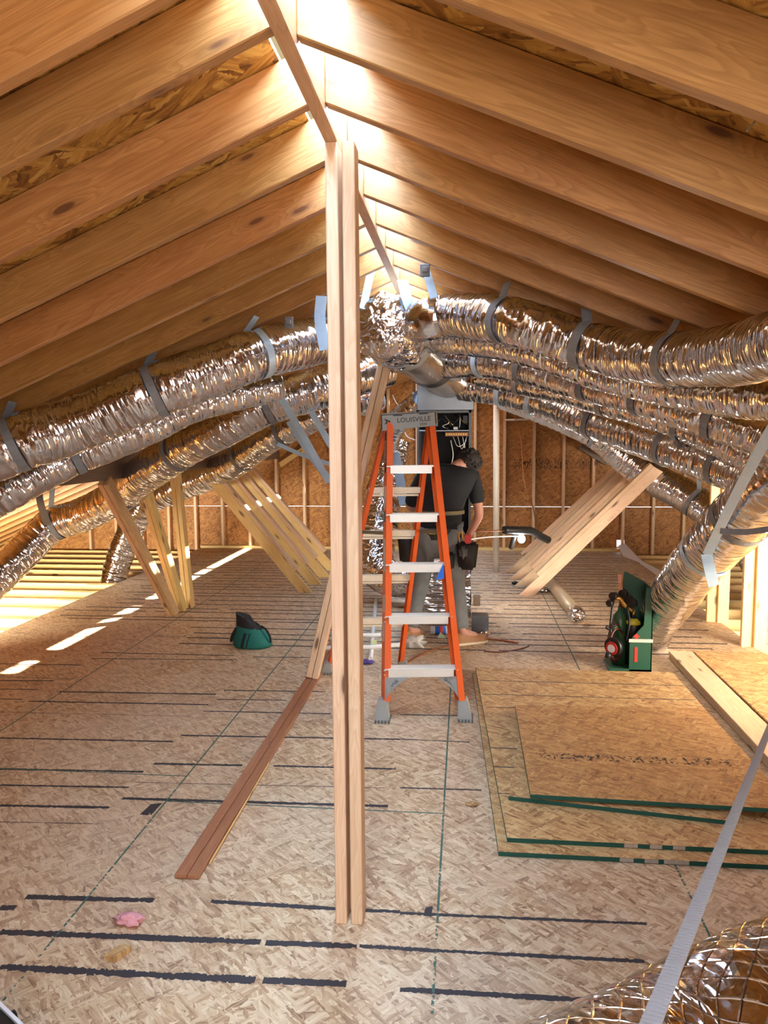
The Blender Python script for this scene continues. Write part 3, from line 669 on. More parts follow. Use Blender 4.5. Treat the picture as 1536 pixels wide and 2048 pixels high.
for i in range(3): box(bm,(-.095+i*.012,FY0+.02,1.637),(-.087+i*.012,FY0+.03,1.662))
obj('connector', bm, M['white'], t)
for i in range(9):
    m_ = (M['blackp'],M['pvc'],M['blackp'],M['brass'],M['blackp'])[i%5]; x = FX0+.20+i*.027
    tubeobj('wire', [(x,FY0+.15,1.77),(x+.05*sin(i*2.1),FY0+.03,1.72+.02*cos(i*3)),(x-.04*cos(i*1.3),FY0+.04,1.67),(x+.06*sin(i),FY0+.1,1.64)], .003, m_, t, 6)
for i in range(3): tubeobj('wire', [(-.10+.04*i,FY0+.02,1.58),(-.06+.03*i,FY0-.01,1.50-.02*i),(.0,FY0+.01,1.53),(.02,FY0+.05,1.60)], .0025, M['pvc'], t, 6)
bm = BM(); box(bm,(-.02,FY0+.04,1.69),(.025,FY0+.10,1.76)); bev(bm,.004); obj('relay', bm, M['blackp'], t)
tubeobj('wire', [(-.13,FY0+.05,1.3),(-.1,FY0+.02,1.42),(-.12,FY0+.04,1.55)], .004, M['pvc'], t, 6)
# supply plenum and foil base are separate sheet metal boxes
bm = BM(); box(bm,(FX0,FY0+.01,FZ1+.002),(FX1+.02,FY1,2.07)); bev(bm,.004)
tag(obj('supply_plenum', bm, M['galv']), 'galvanised sheet metal plenum box on top of the air handler', 'plenum')
bm = BM()
q = [(FX0-.02,FY0-.02),(FX1,FY0-.02),(FX1,FY1),(FX0-.02,FY1)]; path = []
uvl = bm.loops.layers.uv.verify()
for (xa,ya_),(xb,yb_) in zip(q, q[1:]+q[:1]):
    n = 16; m2 = 18; g = [[bm.verts.new((xa+(xb-xa)*i/n+noise.noise(Vector((xa+i*.3,ya_,k*.4)))*.012, ya_+(yb_-ya_)*i/n+noise.noise(Vector((i*.5,xa,k*.5)))*.012, .548*k/m2)) for k in range(m2+1)] for i in range(n+1)]
    for i in range(n):
        for k in range(m2):
            f = bm.faces.new((g[i][k],g[i+1][k],g[i+1][k+1],g[i][k+1])); f.smooth = True
            for lp,(uu,vv) in zip(f.loops,((i,k),(i+1,k),(i+1,k+1),(i,k+1))): lp[uvl].uv = (uu/n*.5, vv/m2*.55)
bmesh.ops.remove_doubles(bm, verts=bm.verts, dist=.02) if 0 else None
tag(obj('return_plenum', bm, M['foil']), 'foil-wrapped return plenum on the deck under the air handler', 'plenum')
# slanting foil elbow left of plenum
duct('flexible_duct', 'short foil duct elbow slanting down from the plenum to the left', [(842,800,.10,6.85),(815,825,.11,6.95),(790,850,.11,7.1),(775,885,.11,7.3)], dseed=15)
# ---------------------------------------------------------------- ladder
LF, RF = F(765,1440), F(930,1438); LB, RB = F(652,1345), F(803,1342)
capY = 4.62
TL, TRt = P(772,838,capY), P(866,845,capY+.02)
t = thing('stepladder', 'orange fibreglass stepladder with grey top cap, standing mid-deck before the worker', 'ladder', ((LF.x+RF.x)/2, 4.5, 0))
def rail(name, a, b, inward, dep, fl, m, lab=None):
    fr = frame_of(a, b, inward); L = (Vector(b)-Vector(a)).length; bm = BM()
    # local z ~ inward, local y ~ depth ; C channel
    poly = [(-dep/2,0),(dep/2,0),(dep/2,fl),(dep/2-.005,fl),(dep/2-.005,.005),(-dep/2+.005,.005),(-dep/2+.005,fl),(-dep/2,fl)]
    prism(bm, [(0,y,z) for y,z in poly], (L,0,0)); bmesh.ops.transform(bm, matrix=fr, verts=bm.verts)
    o = obj(name, bm, m, t, fr)
    if lab: o['label'] = lab
    return o, fr
fz = .10
def atz(a, b, z): a = Vector(a); b = Vector(b); return a+(b-a)*((z-a.z)/(b.z-a.z))
LF0, RF0 = atz(LF,TL,fz), atz(RF,TRt,fz)
inw = Vector((.945,.33,0))
rl, frl = rail('front_rail', LF0, TL, inw,   .080, .036, M['orange']); rr_, frr = rail('front_rail', RF0, TRt, -inw, .080, .036, M['orange'])
TBL, TBR = P(768,848,capY+.10), P(862,852,capY+.14)
rail('rear_rail', atz(LB,TBL,.05), TBL, inw, .055, .026, M['orange']); rail('rear_rail', atz(RB,TBR,.05), TBR, -inw, .055, .026, M['orange'])
for i, z in enumerate((.262,.547,.832,1.115,1.395)):
    a, b = atz(LF,TL,z), atz(RF,TRt,z); bm = BM(); fr = frame_of(a, b, (0,0,1)); L = (b-a).length
    box(bm,(.008,-.04,.013),(L-.010,.045,.019)); box(bm,(.030,-.044,-.026),(L-.038,-.040,.019)); box(bm,(.006,.041,-.018),(L-.006,.045,.018))
    for k in range(6): box(bm,(.01,-.03+k*.012,.019),(L-.01,-.026+k*.012,.021))
    bmesh.ops.transform(bm, matrix=fr, verts=bm.verts); st = obj('step', bm, M['alu'], t, fr)
    bm = BM()
    for p_, s_ in ((a,1),(b,-1)):
        for dz in (-.012,.012):
            c_ = p_+Vector((s_*.012,-.0385-.003,dz)); lathe(bm, [(.0045,-.001),(.0045,.002)], c_, 8)
    obj('rivets', bm, M['greyp'] if i > 1 else M['alu'], st)
for i, z in enumerate((.36,.66,.96,1.24)):
    a, b = atz(LB,TBL,z), atz(RB,TBR,z); bm = BM(); fr = frame_of(a, b, (0,0,1)); L = (b-a).length
    box(bm,(.004,-.012,.022),(L-.004,.03,.027)); box(bm,(.004,-.016,.0),(L-.004,-.012,.027)); box(bm,(.004,-.02,-.010),(L-.02,-.016,-.0)); box(bm,(.004,-.012,-.028),(L-.03,.02,-.016))
    bmesh.ops.transform(bm, matrix=fr, verts=bm.verts); obj('rear_brace', bm, M['brace'], t, fr)
# feet
for a, b, s in ((LF,TL,-1),(RF,TRt,1),(LB,TBL,-1),(RB,TBR,1)):
    z1 = .115 if a is LF or a is RF else .08; top = atz(a,b,z1); w0, w1 = (.042,.026)
    bm = BM(); lo = [(a.x-w0,a.y-.055,0),(a.x+w0,a.y-.055,0),(a.x+w0,a.y+.05,0),(a.x-w0,a.y+.05,0)]; hi = [(top.x-w1,top.y-.044,z1),(top.x+w1,top.y-.044,z1),(top.x+w1,top.y+.042,z1),(top.x-w1,top.y+.042,z1)]
    v = [bm.verts.new(p) for p in lo+hi]
    for f in ((3,2,1,0),(4,5,6,7),(0,1,5,4),(1,2,6,5),(2,3,7,6),(3,0,4,7)): bm.faces.new([v[i] for i in f])
    bev(bm,.006,2); ft = obj('foot', bm, M['greyp'], t)
    bm = BM()
    for k in range(5): box(bm,(a.x-w0+.004+k*.0185,a.y-.060,.0),(a.x-w0+.013+k*.0185,a.y+.052,.016))
    obj('tread', bm, M['darkgrey'], ft)
# curved gussets under the bottom step
def bez(p0,p1,p2,n=10): return [p0*(1-k/n)**2+p1*2*(k/n)*(1-k/n)+p2*(k/n)**2 for k in range(n+1)]
for s, a, b in ((1,LF,TL),(-1,RF,TRt)):
    r0 = atz(a,b,.11)+Vector((s*.018,-.036,0)); r1 = atz(a,b,.236)+Vector((s*.012,-.036,0)); st = r1+Vector((s*.135,.0,.002)); 
    inner = bez(r0, r0+Vector((s*.040,0,.085)), st); outer = bez(r0+Vector((0,0,.005)), r1+Vector((0,0,-.015)), r1)
    poly = inner + [r1+Vector((s*.06,0,.0)), r1] + []
    bm = BM(); prism(bm, poly, (0,.012,0)); g = obj('gusset', bm, M['greyp'], t)
    mid = (r1+Vector((s*.062,0,-.030))); mid.y = atz(a,b,mid.z).y-.036-.006; ang = R(50)*s if s > 0 else R(-52)
    fr = Matrix.Translation(mid+Vector((-s*.010,-.002,-.008))) @ Matrix.Rotation(R(90),4,'X') @ Matrix.Rotation(ang,4,'Z')
    textmesh('lettering', 'SHOX', .025, fr, M['blacktxt'], g, sx=1.15)
# top cap
cc = (TL+TRt)/2; bm = BM(); fr = Matrix.Translation(cc+Vector((-.002,.065,-.0))) @ Matrix.Rotation(R(-3.0),4,'Y')
hw, hd = .165, .115
for poly in ([(-hw,-hd,-.052),(hw,-hd-.0,-.040),(hw+.0,-hd,.040),(hw-.02,-hd,.046),(-hw+.02,-hd,.052),(-hw,-hd,.046)],): prism(bm, poly, (0,.008,0))
box(bm,(-hw,-hd,.038),(hw,hd,.046)); box(bm,(-hw,-hd,-.045),(-hw+.008,hd,.046)); box(bm,(hw-.008,-hd,-.035),(hw,hd,.046)); box(bm,(-hw,hd-.008,-.04),(hw,hd,.046))
bev(bm,.002); bmesh.ops.transform(bm, matrix=fr, verts=bm.verts); cap = obj('top_cap', bm, M['greyp'], t, fr)
fx = fr @ Matrix.Translation((.032,-hd-.0015,.004)) @ Matrix.Rotation(R(90),4,'X')
textmesh('lettering', 'LOUISVILLE', .040, fx, M['blacktxt'], cap, sx=1.0)
bm = BM(); 
for poly in ([(-.145,-hd-.002,.020),(-.105,-hd-.002,.002),(-.145,-hd-.002,-.016),(-.133,-hd-.002,.002)],): prism(bm, poly, (0,-.0008,0))
for x in (-.09,.065): box(bm,(x,-hd-.003,.032),(x+.055,-hd-.001,.038))
bmesh.ops.transform(bm, matrix=fr, verts=bm.verts); obj('arrow_mark', bm, M['blacktxt'], cap)
fx = fr @ Matrix.Translation((.085,-hd-.0015,-.026)) @ Matrix.Rotation(R(90),4,'X'); textmesh('lettering', '300', .02, fx, M['blacktxt'], cap, sx=1.5)
# stickers on the left rail web, spreader bars
Lr = (TL-LF0).length
for (f0, f1, m_) in ((.30,.36,'label'),(.44,.56,'label'),(.62,.66,'darkgrey'),(.67,.75,'label'),(.80,.95,'blacktxt'),(.20,.27,'label')):
    bm = BM(); box(bm,(Lr*f0,-.022,-.0012),(Lr*f1,.022,-.0002)); bmesh.ops.transform(bm, matrix=frl, verts=bm.verts); obj('sticker', bm, M[m_], rl)
fx = frl @ Matrix.Translation((Lr*.875,0,-.0018)) @ Matrix.Rotation(pi,4,'X'); textmesh('lettering', 'WARNING', .03, fx, M['label'], rl)
for s,(a,b,c,d) in enumerate(((LF,TL,LB,TBL),(RF,TRt,RB,TBR))):
    p, q = atz(a,b,1.02), atz(c,d,.98); lumber('spreader', p+Vector((.012 if s==0 else -.012,.03,0)), q, .004,.022, M['olive'], t)
bm = BM(); p = atz(RF,TRt,.80)+Vector((-.03,-.056,0)); prism(bm, [p+Vector((-.045,0,-.035)),p+Vector((.002,0,-.028)),p+Vector((.0,0,.065))], (0,-.001,0))
obj('tape', bm, M['tape'], t)['label'] = 'blue tape tag'
# ---------------------------------------------------------------- worker
def skinmesh(name, verts, edges, radii, m, parent=None, root=0, sub=2, frame=None):
    me = bpy.data.meshes.new(name+'_sk'); me.from_pydata([tuple(v) for v in verts], edges, []); o = bpy.data.objects.new(name+'_sk', me); C.objects.link(o)
    md = o.modifiers.new('s','SKIN'); md.use_smooth_shade = True
    sk = me.skin_vertices[0].data
    for i, r in enumerate(radii):
        sk[i].radius = (r, r) if not isinstance(r, tuple) else r; sk[i].use_root = (i == root)
    s2 = o.modifiers.new('b','SUBSURF'); s2.levels = sub; s2.render_levels = sub
    dg = bpy.context.evaluated_depsgraph_get(); dg.update(); me2 = bpy.data.meshes.new_from_object(o.evaluated_get(dg)); bpy.data.objects.remove(o)
    bm = BM(); bm.from_mesh(me2); bpy.data.meshes.remove(me2); return obj(name, bm, m, parent, frame, smooth=True)
J = dict(pel=(-.20,5.82,.84), spn=(-.19,5.87,1.00), chs=(-.15,5.97,1.17), nkb=(-.10,6.07,1.32), nk=(-.04,6.11,1.36), hd=(.02,6.15,1.35), hdt=(.055,6.17,1.41),
  lh=(-.30,5.82,.80), rh=(-.10,5.82,.80), lk=(-.34,5.93,.46), rk=(-.07,5.91,.46), la=(-.425,5.80,.09), ra=(-.02,5.76,.09), lt=(-.36,5.93,.045), rt=(.10,5.83,.045),
  ls=(-.33,6.00,1.27), rs=(.07,6.04,1.25), le=(-.44,6.03,1.02), re=(.115,6.0,.97), lw=(-.34,6.25,1.00), rw=(.03,6.13,.79), lp=(-.31,6.33,1.01), rp=(.0,6.17,.745))
keys = list(J); V = [Vector(J[k]) for k in keys]; E = [(keys.index(a), keys.index(b)) for a, b in (('pel','spn'),('spn','chs'),('chs','nkb'),('nkb','nk'),('nk','hd'),('hd','hdt'),('pel','lh'),('pel','rh'),('lh','lk'),('rh','rk'),('lk','la'),('rk','ra'),('la','lt'),('ra','rt'),('chs','ls'),('chs','rs'),('ls','le'),('rs','re'),('le','lw'),('re','rw'),('lw','lp'),('rw','rp'))]
rad = dict(pel=.11,spn=.09,chs=.09,nkb=.060,nk=.052,hd=.085,hdt=.07,lh=.085,rh=.085,lk=.056,rk=.056,la=.038,ra=.038,lt=.03,rt=.03,ls=.050,rs=.050,le=.040,re=.040,lw=.027,rw=.027,lp=.032,rp=.032)
Rd = [rad[k] for k in keys]
def hand(p, d, up, si):
    base = keys.index(p); c = V[base]; d = Vector(d).normalized(); up = Vector(up).normalized(); s = d.cross(up).normalized()
    for k, (off, ln) in enumerate(((-.028,.075),(-.010,.085),(.010,.08),(.027,.062))):
        a = len(V); V.append(c+d*.04+s*off); V.append(c+d*(.04+ln*.5)+s*off*1.1-up*.012); V.append(c+d*(.04+ln*.8)+s*off*1.1-up*.04)
        Rd.extend([.011,.009,.008]); E.extend([(base,a),(a,a+1),(a+1,a+2)])
    a = len(V); V.append(c+s*(-.04)*si+d*.01-up*.01); V.append(c+s*(-.05)*si+d*.045-up*.025); Rd.extend([.012,.009]); E.extend([(base,a),(a,a+1)])
hand('lp',(.2,.9,0),(0,0,1),1); hand('rp',(-.1,.6,-.5),(.3,.5,1),-1)
person = skinmesh('person', V, E, Rd, M['skin'])
tag(person, 'person bent into the open air handler, black shirt, grey jeans, tan shoes, tool belt', 'person')
def sub(ks, es, rr, nm, m):
    return skinmesh(nm, [Vector(J[k]) if isinstance(k, str) else Vector(k) for k in ks], es, rr, m, person)
mu = lambda a, b, f: tuple(Vector(J[a]).lerp(Vector(J[b]), f))
sub(['spn','chs','nkb','ls','rs',mu('ls','le',1.0),mu('rs','re',.75),mu('spn','pel',.75)], [(0,1),(1,2),(1,3),(1,4),(3,5),(4,6),(0,7)], [(.17,.13),(.20,.15),.095,.078,.078,.062,.062,(.16,.13)], 'shirt', M['shirt'])
sub(['pel','lh','rh','lk','rk',mu('lk','la',.8),mu('rk','ra',.8),mu('lk','la',.96),mu('rk','ra',.96)], [(0,1),(0,2),(1,3),(2,4),(3,5),(4,6),(5,7),(6,8)], [.148,.112,.112,.080,.080,.068,.068,.072,.072], 'jeans', M['denim'])
for a, b in (('la','lt'),('ra','rt')):
    A = Vector(J[a]); B = Vector(J[b]); d = (B-A); d.z = 0; d.normalize()
    bm = BM(); n = 14; s_ = Vector((-d.y,d.x,0)); base = Vector((A.x,A.y,0))-d*.07; rings = []
    prof = ((0,.028,.075),(.06,.038,.085),(.12,.040,.078),(.18,.046,.062),(.24,.048,.050),(.285,.030,.036))
    for x, w_, h in prof:
        rings.append([bm.verts.new(base+d*x+s_*w_*cos(q)*(1)+Vector((0,0,.012+max(0,h*(sin(q)))))) for q in [pi*k/8 for k in range(9)]])
    for i in range(len(rings)-1):
        for k in range(8): bm.faces.new((rings[i][k],rings[i][k+1],rings[i+1][k+1],rings[i+1][k])).smooth = True
    bm.faces.new(rings[0]); bm.faces.new(rings[-1][::-1]); sh = obj('shoe', bm, M['leather'], person)
    bm = BM(); prism(bm, [base+d*x+s_*w_*1.12*sg for x,w_,h in prof for sg in (1,)] + [base+d*x-s_*w_*1.12 for x,w_,h in reversed(prof)], (0,0,.016)); obj('sole', bm, M['brace'], sh)
# hair: curls over the skull
bm = BM(); hc = Vector((.035,6.165,1.385))
def icos(bm, c, r, sub_=2, sc=(1,1,1), nz=0, seed=0):
    g = bmesh.ops.create_icosphere(bm, subdivisions=sub_, radius=1.0)
    for v in g['verts']:
        k = 1+nz*noise.noise(v.co*2.3+Vector((seed,seed*.7,0))); v.co = Vector(c)+Vector((v.co.x*r*sc[0]*k, v.co.y*r*sc[1]*k, v.co.z*r*sc[2]*k))
    for f in bm.faces: f.smooth = True
icos(bm, hc, .098, 3, (1.05,1.0,.95), .10, 3)
for i in range(70):
    a = rnd.uniform(0,2*pi); e = rnd.uniform(-.5,1.3); dv = Vector((cos(a)*cos(e), sin(a)*cos(e), sin(e))); icos(bm, hc+dv*.095, rnd.uniform(.012,.022), 1)
obj('hair', bm, M['hair'], person)
# tool belt
bm = BM(); n = 36; bc = Vector((-.20,5.83,.86)); path = [bc+Vector((.168*cos(2*pi*k/n), .150*sin(2*pi*k/n), .01*sin(2*pi*k/n))) for k in range(n+1)]
ribbon(bm, path, .075, (0,0,1), .012); tb = obj('tool_belt', bm, M['belt'], person)
bm = BM()
for a0 in (-1.95,-1.45,-.95,-2.5):
    pts_ = [bc+Vector((.177*cos(a0+q*.07), .159*sin(a0+q*.07), .008)) for q in range(5)]; ribbon(bm, pts_, .020, (0,0,1), .004)
obj('yellow_stripe', bm, M['yellowp'], tb)
bm = BM(); path = [Vector((-.19,5.86,1.01))+Vector((.185*cos(2*pi*k/n), .15*sin(2*pi*k/n), 0)) for k in range(n+1)]; ribbon(bm, path, .028, (0,0,1), .006); obj('webbing_belt', bm, M['olive'], person)
def pouch(c, w_, h, dpt, nm='pouch', m='belt'):
    bm = BM(); c = Vector(c); g = box(bm, c-Vector((w_,dpt,h)), c+Vector((w_,dpt,h*.9)))
    for v in bm.verts:
        if v.co.z < c.z: v.co.x = c.x+(v.co.x-c.x)*.72; v.co.y = c.y+(v.co.y-c.y)*.8
    bev(bm,.02,3); return obj(nm, bm, M[m], person, smooth=True)
pouch((.02,5.70,.70),.085,.11,.05); pouch((-.12,5.665,.66),.055,.075,.04); pouch((-.44,5.78,.74),.07,.12,.05); pouch((-.01,5.63,.73),.035,.05,.03,'pouch','darkgrey')
tubeobj('tool_handle', [(-.035,5.64,.80),(-.045,5.63,.86),(-.02,5.63,.88),(-.015,5.635,.83)], .006, M['brass'], person)
bm = BM(); box(bm,(.0,5.66,.79),(.05,5.70,.86)); bev(bm,.008,2); obj('red_tool', bm, M['redp'], person)
# ---------------------------------------------------------------- line set held at right
t = thing('refrigerant_lines', 'copper and white lines running from the worker to a black insulated sleeve', 'pipe', P(1000,1062,6.9))
tubeobj('copper_line', [P(935,1063,6.3),P(985,1062,6.6),P(1035,1061,6.9)], .006, M['copper'], t); tubeobj('white_line', [P(930,1080,6.3),P(980,1074,6.6),P(1035,1072,6.9)], .006, M['pvc'], t)
tubeobj('insulation', [P(1008,1060,6.75),P(1040,1061,6.85),P(1062,1062,6.95),P(1080,1072,7.05),P(1096,1080,7.15)], .036, M['blackp'], t)
tubeobj('insulation', [P(1030,1068,6.9),P(1026,1080,6.95),P(1022,1096,7.0)], .022, M['blackp'], t)
tubeobj('thermostat_wire', [P(1018,805,10.2),P(1040,870,10.1),P(1048,960,9.8),P(1065,1010,9.2),P(1075,1065,7.9)], .005, M['copper'], None, 6, label='thin brown wire drooping in front of the far wall studs', cat='wire')
tubeobj('white_cable', [P(785,790,9.9),P(792,805,9.9),P(800,815,9.9),P(803,835,9.9),P(812,870,9.9),P(830,880,9.9)], .007, M['white'], None, 6, label='white cable dangling behind the ladder cap', cat='cable')
tubeobj('white_pipe', [P(1010,840,YW-.11),P(1085,838,YW-.11)], .013, M['white'], None, 8, label='short white pipe fixed level across the far wall studs', cat='pipe')
bm = BM(); p = P(1043,1078,6.98); icos(bm, p, .035, 3, (1,1,1.1)); wl = NT('lamp_glass'); wl.b.inputs['Emission Color'].default_value = (.95,.97,1,1); wl.b.inputs['Emission Strength'].default_value = 9; wl.col((.9,.9,.9))
t = thing('work_lamp', 'small glowing work lamp hung under the black insulated sleeve', 'lamp', p); obj('bulb', bm, wl.m, t); tubeobj('socket', [p+Vector((0,0,.03)),p+Vector((0,0,.07))], .014, M['blackp'], t)
pl = bpy.data.lights.new('work_lamp_light','POINT'); pl.energy = 8; pl.shadow_soft_size = .04; po = bpy.data.objects.new('work_lamp_light', pl); C.objects.link(po); po.location = p+Vector((0,-.08,-.02))
# ---------------------------------------------------------------- OSB sheets on the deck
def sheet(label, corners, z0, th=.018, grp='loose OSB sheets', lines=(), prt=None, m='sheet'):
    bm = BM(); ps = [Vector((x,y,z0)) for x,y in corners]
    prism(bm, ps, (0,0,th)); bm.faces.ensure_lookup_table()
    for f in bm.faces:
        f.material_index = 0 if abs(f.normal.z) > .5 or f.calc_center_median().z in (z0,) else 1
    bmesh.ops.recalc_face_normals(bm, faces=bm.faces)
    for f in bm.faces: f.material_index = 0 if abs(f.normal.z) > .5 else 1
    for (xa,xb,y,wd) in lines: quad_uv(bm, [(xa,y-wd/2,z0+th+.0004),(xb,y-wd/2,z0+th+.0004),(xb,y+wd/2,z0+th+.0004),(xa,y+wd/2,z0+th+.0004)], 2)
    if prt: xa,xb,y,h = prt; quad_uv(bm, [(xa,y,z0+th+.0004),(xb,y,z0+th+.0004),(xb,y+h,z0+th+.0004),(xa,y+h,z0+th+.0004)], 3)
    o = obj('osb_sheet', bm, [M[m], M['edge'], M['ink'], M['print']]); return tag(o, label, 'board', grp)
sheet('full OSB sheet with green edge, lying lowest in the right foreground stack', [(.132,2.79),(1.37,2.79),(1.37,5.02),(.055,5.02)], .0005)
sheet('second full OSB sheet, just above the lowest, with green and white edge', [(.168,2.86),(1.36,2.86),(1.36,5.05),(.075,5.05)], .019, lines=((.10,1.35,4.78,.012),(.11,1.35,4.52,.012),(.13,.40,4.30,.012),(.13,.36,3.72,.012),(.14,.34,3.5,.012),(.15,1.0,3.23,.010)))
sheet('smaller OSB sheet skewed under the top sheet of the stack', [(.190,3.17),(1.075,3.035),(1.22,4.0),(.32,4.10)], .0375)
lumber('spacer_block', (.45,3.3,.0595),(1.1,3.35,.0595), .04,.008, M['yellow'], b_=.001); tag(C.objects['spacer_block'], 'thin slat hidden between the two topmost OSB sheets', 'wood block', 'spacer blocks')
o = sheet('topmost OSB sheet of the stack with a long printed stamp', [(.280,3.14),(1.33,3.10),(1.32,4.26),(.285,4.22)], .064, prt=(.36,1.22,3.50,.075), m='sheet2')
for nm_, zz, yy, xs_ in (('osb_sheet',.0005,2.79,((.58,.63),(.67,.72),(.74,.83))),('osb_sheet.001',.019,2.86,((.61,.66),(.705,.75),(.79,.835)))):
    par = C.objects[nm_]
    for xa, xb in xs_:
        bm = BM(); box(bm,(xa,yy-.0008,zz+.002),(xb,yy+.0008,zz+.017)); obj('edge_paint', bm, M['label'], par)['label'] = 'white worn edge mark'
t = thing('plank_stack', 'long pale planks stacked along the deck right of the OSB sheets', 'planks', (1.5,2.6,0))
for k in range(2): lumber('plank', (1.515-.006*k, 1.7, .0145+.0285*k), (1.53-.004*k, 5.5, .0145+.0285*k), .16,.027, M['pine'], t)
bm = BM(); box(bm,(1.618,1.7,.0455),(2.10,5.5,.0575)); 
for f in bm.faces: pass
tag(obj('osb_sheet', bm, [M['sheet']]), 'OSB sheet lying on the pale planks along the right deck edge', 'board', 'loose OSB sheets')
for k in range(4):
    pass
# spacers carrying the outer side of that sheet
for i, y in enumerate((1.9,3.1,4.3,5.3)):
    o = lumber('spacer_block', (1.66,y,.0227),(2.08,y,.0227), .089,.0445, M['yellow'], b_=.002); tag(o, f'{ORD[i]} spacer block under the OSB sheet along the right edge', 'wood block', 'spacer blocks')
# small things on the deck
def bag():
    p = F(498,1300); p.y += .1; t = thing('tool_bag', 'small teal and black open tool bag on the left deck', 'bag', (p.x,p.y,0))
    bm = BM(); n = 32; rings = []
    for z, rx, ry, ox in ((0,.135,.085,0),(.02,.150,.10,0),(.07,.145,.095,-.002),(.12,.118,.08,-.012),(.155,.098,.07,-.022),(.165,.092,.066,-.024)):
        rings.append([bm.verts.new((p.x+ox+rx*abs(cos(a))**.75*(1 if cos(a)>0 else -1)*(1+.04*noise.noise(Vector((cos(a)*2,sin(a)*2,z*20)))), p.y+ry*sin(a), z+(.02*(-cos(a))*z/.165))) for a in [2*pi*k/n for k in range(n)]])
    for i in range(len(rings)-1):
        for k in range(n): bm.faces.new((rings[i][k],rings[i][(k+1)%n],rings[i+1][(k+1)%n],rings[i+1][k])).smooth = True
    bm.faces.new(rings[0][::-1]); obj('body', bm, M['teal'], t)
    bm = BM(); rr = []
    for z, rx, ry, ox in ((.155,.102,.074,-.022),(.19,.090,.066,-.03),(.235,.080,.058,-.045)):
        rr.append([bm.verts.new((p.x+ox+rx*cos(a), p.y+ry*sin(a), z+(.03*(-cos(a)))*(1 if z > .16 else .6)-(.045 if cos(a)>.25 and z > .2 else 0))) for a in [2*pi*k/n for k in range(n)]])
    for i in range(2):
        for k in range(n): bm.faces.new((rr[i][k],rr[i][(k+1)%n],rr[i+1][(k+1)%n],rr[i+1][k]))
    bm.faces.new(rr[2]); obj('collar', bm, M['black'], t)
    for x, lean in ((-.035,.02),(.0,.028)):
        bm = BM(); ribbon(bm, [(p.x+x-.02,p.y-.103,.015),(p.x+x-.01,p.y-.108,.06),(p.x+x+lean*.3,p.y-.090,.125)], .022 if x < 0 else .008, (1,0,0), .003); obj('trim', bm, M['black'], t)
    tubeobj('handle', [(p.x+.075,p.y-.02,.165),(p.x+.12,p.y-.04,.14),(p.x+.150,p.y-.05,.09),(p.x+.150,p.y-.04,.045)], .008, M['black'], t)
    tubeobj('handle', [(p.x-.11,p.y-.03,.150),(p.x-.138,p.y-.05,.10),(p.x-.152,p.y-.05,.05)], .012, M['black'], t)
bag()
# torch carrier
p = F(1262,1342); cx, cy = p.x, p.y+.10; t = thing('torch_carrier', 'green plastic torch carrier with cylinders, gauges and coiled hose, on the right', 'torch kit', (cx,cy,0))
bm = BM(); y0 = cy-.10; y1 = cy+.10
x1 = cx+.130; x0 = cx-.02
poly = [(x0,0),(x1-.01,0),(x1,.02),(x1,.57),(x1-.05,.575),(x1-.055,.32),(x0+.02,.24),(x0,.20)]
prism(bm, [(x,y0-.02,z) for x,z in poly], (0,.012,0)); 
prism(bm, [(x,y1,z) for x,z in [(x0-.04,0),(x1,0),(x1,.57),(x0+.02,.64),(x0-.0,.64),(x0-.04,.3)]], (0,.012,0))
box(bm,(x1-.012,y0-.02,0),(x1,y1+.01,.57)); box(bm,(cx-.15,y0-.02,0),(x1,y1+.01,.02))
bev(bm,.003); obj('tote', bm, M['green'], t)
bm = BM(); box(bm,(x0-.004,y0-.026,.235-.03),(x1+.003,y0-.0205,.235-.008)); obj('band', bm, M['label'], t)
bm = BM(); box(bm,(x0+.035,y0-.0225,.07),(x0+.055,y0-.0205,.17)); box(bm,(x0+.035,y0-.0225,.215),(x0+.055,y0-.0205,.24)); prism(bm,[(x0+.02,y0-.0225,.24),(x0+.07,y0-.0225,.24),(x0+.045,y0-.0225,.265)],(0,.001,0)); obj('red_mark', bm, M['redp'], t)
bm = BM(); lathe(bm, [(.05,.02),(.05,.28),(.046,.31),(.02,.33),(.014,.36)], (cx+.03,cy+.0,0)); cyl = obj('acetylene_cylinder', bm, M['blackp'], t)
bm = BM(); lathe(bm, [(.048,.30),(.046,.318),(.03,.332),(.018,.34)], (cx+.03,cy,.0)); obj('yellow_shoulder', bm, M['yellowp'], cyl)
bm = BM(); lathe(bm, [(.055,.02),(.055,.30),(.045,.35),(.02,.38),(.016,.41)], (cx-.05,cy+.05,0)); obj('oxygen_cylinder', bm, M['dgreen'], t)
for (gx,gz,r_,dy) in ((cx-.115,.50,.026,-.03),(cx-.14,.455,.022,-.05),(cx-.045,.51,.028,0),(cx+.015,.45,.030,-.02),(cx-.01,.475,.026,.0)):
    bm = BM(); tube(bm, [(gx-.012,cy+dy-.02,gz),(gx+.012,cy+dy+.006,gz)], r_, 20); g = obj('gauge', bm, M['blackp'], t)
tubeobj('regulator', [(cx-.11,cy-.03,.48),(cx-.07,cy-.02,.48),(cx-.03,cy-.02,.43),(cx+.02,cy-.02,.395)], .014, M['brass'], t)
tubeobj('regulator', [(cx-.15,cy-.05,.455),(cx-.11,cy-.04,.46)], .012, M['brass'], t)
tubeobj('valve', [(cx+.03,cy,.35),(cx+.03,cy,.40)], .012, M['brass'], t); tubeobj('valve', [(cx-.05,cy+.05,.40),(cx-.05,cy+.03,.50)], .012, M['blackp'], t)
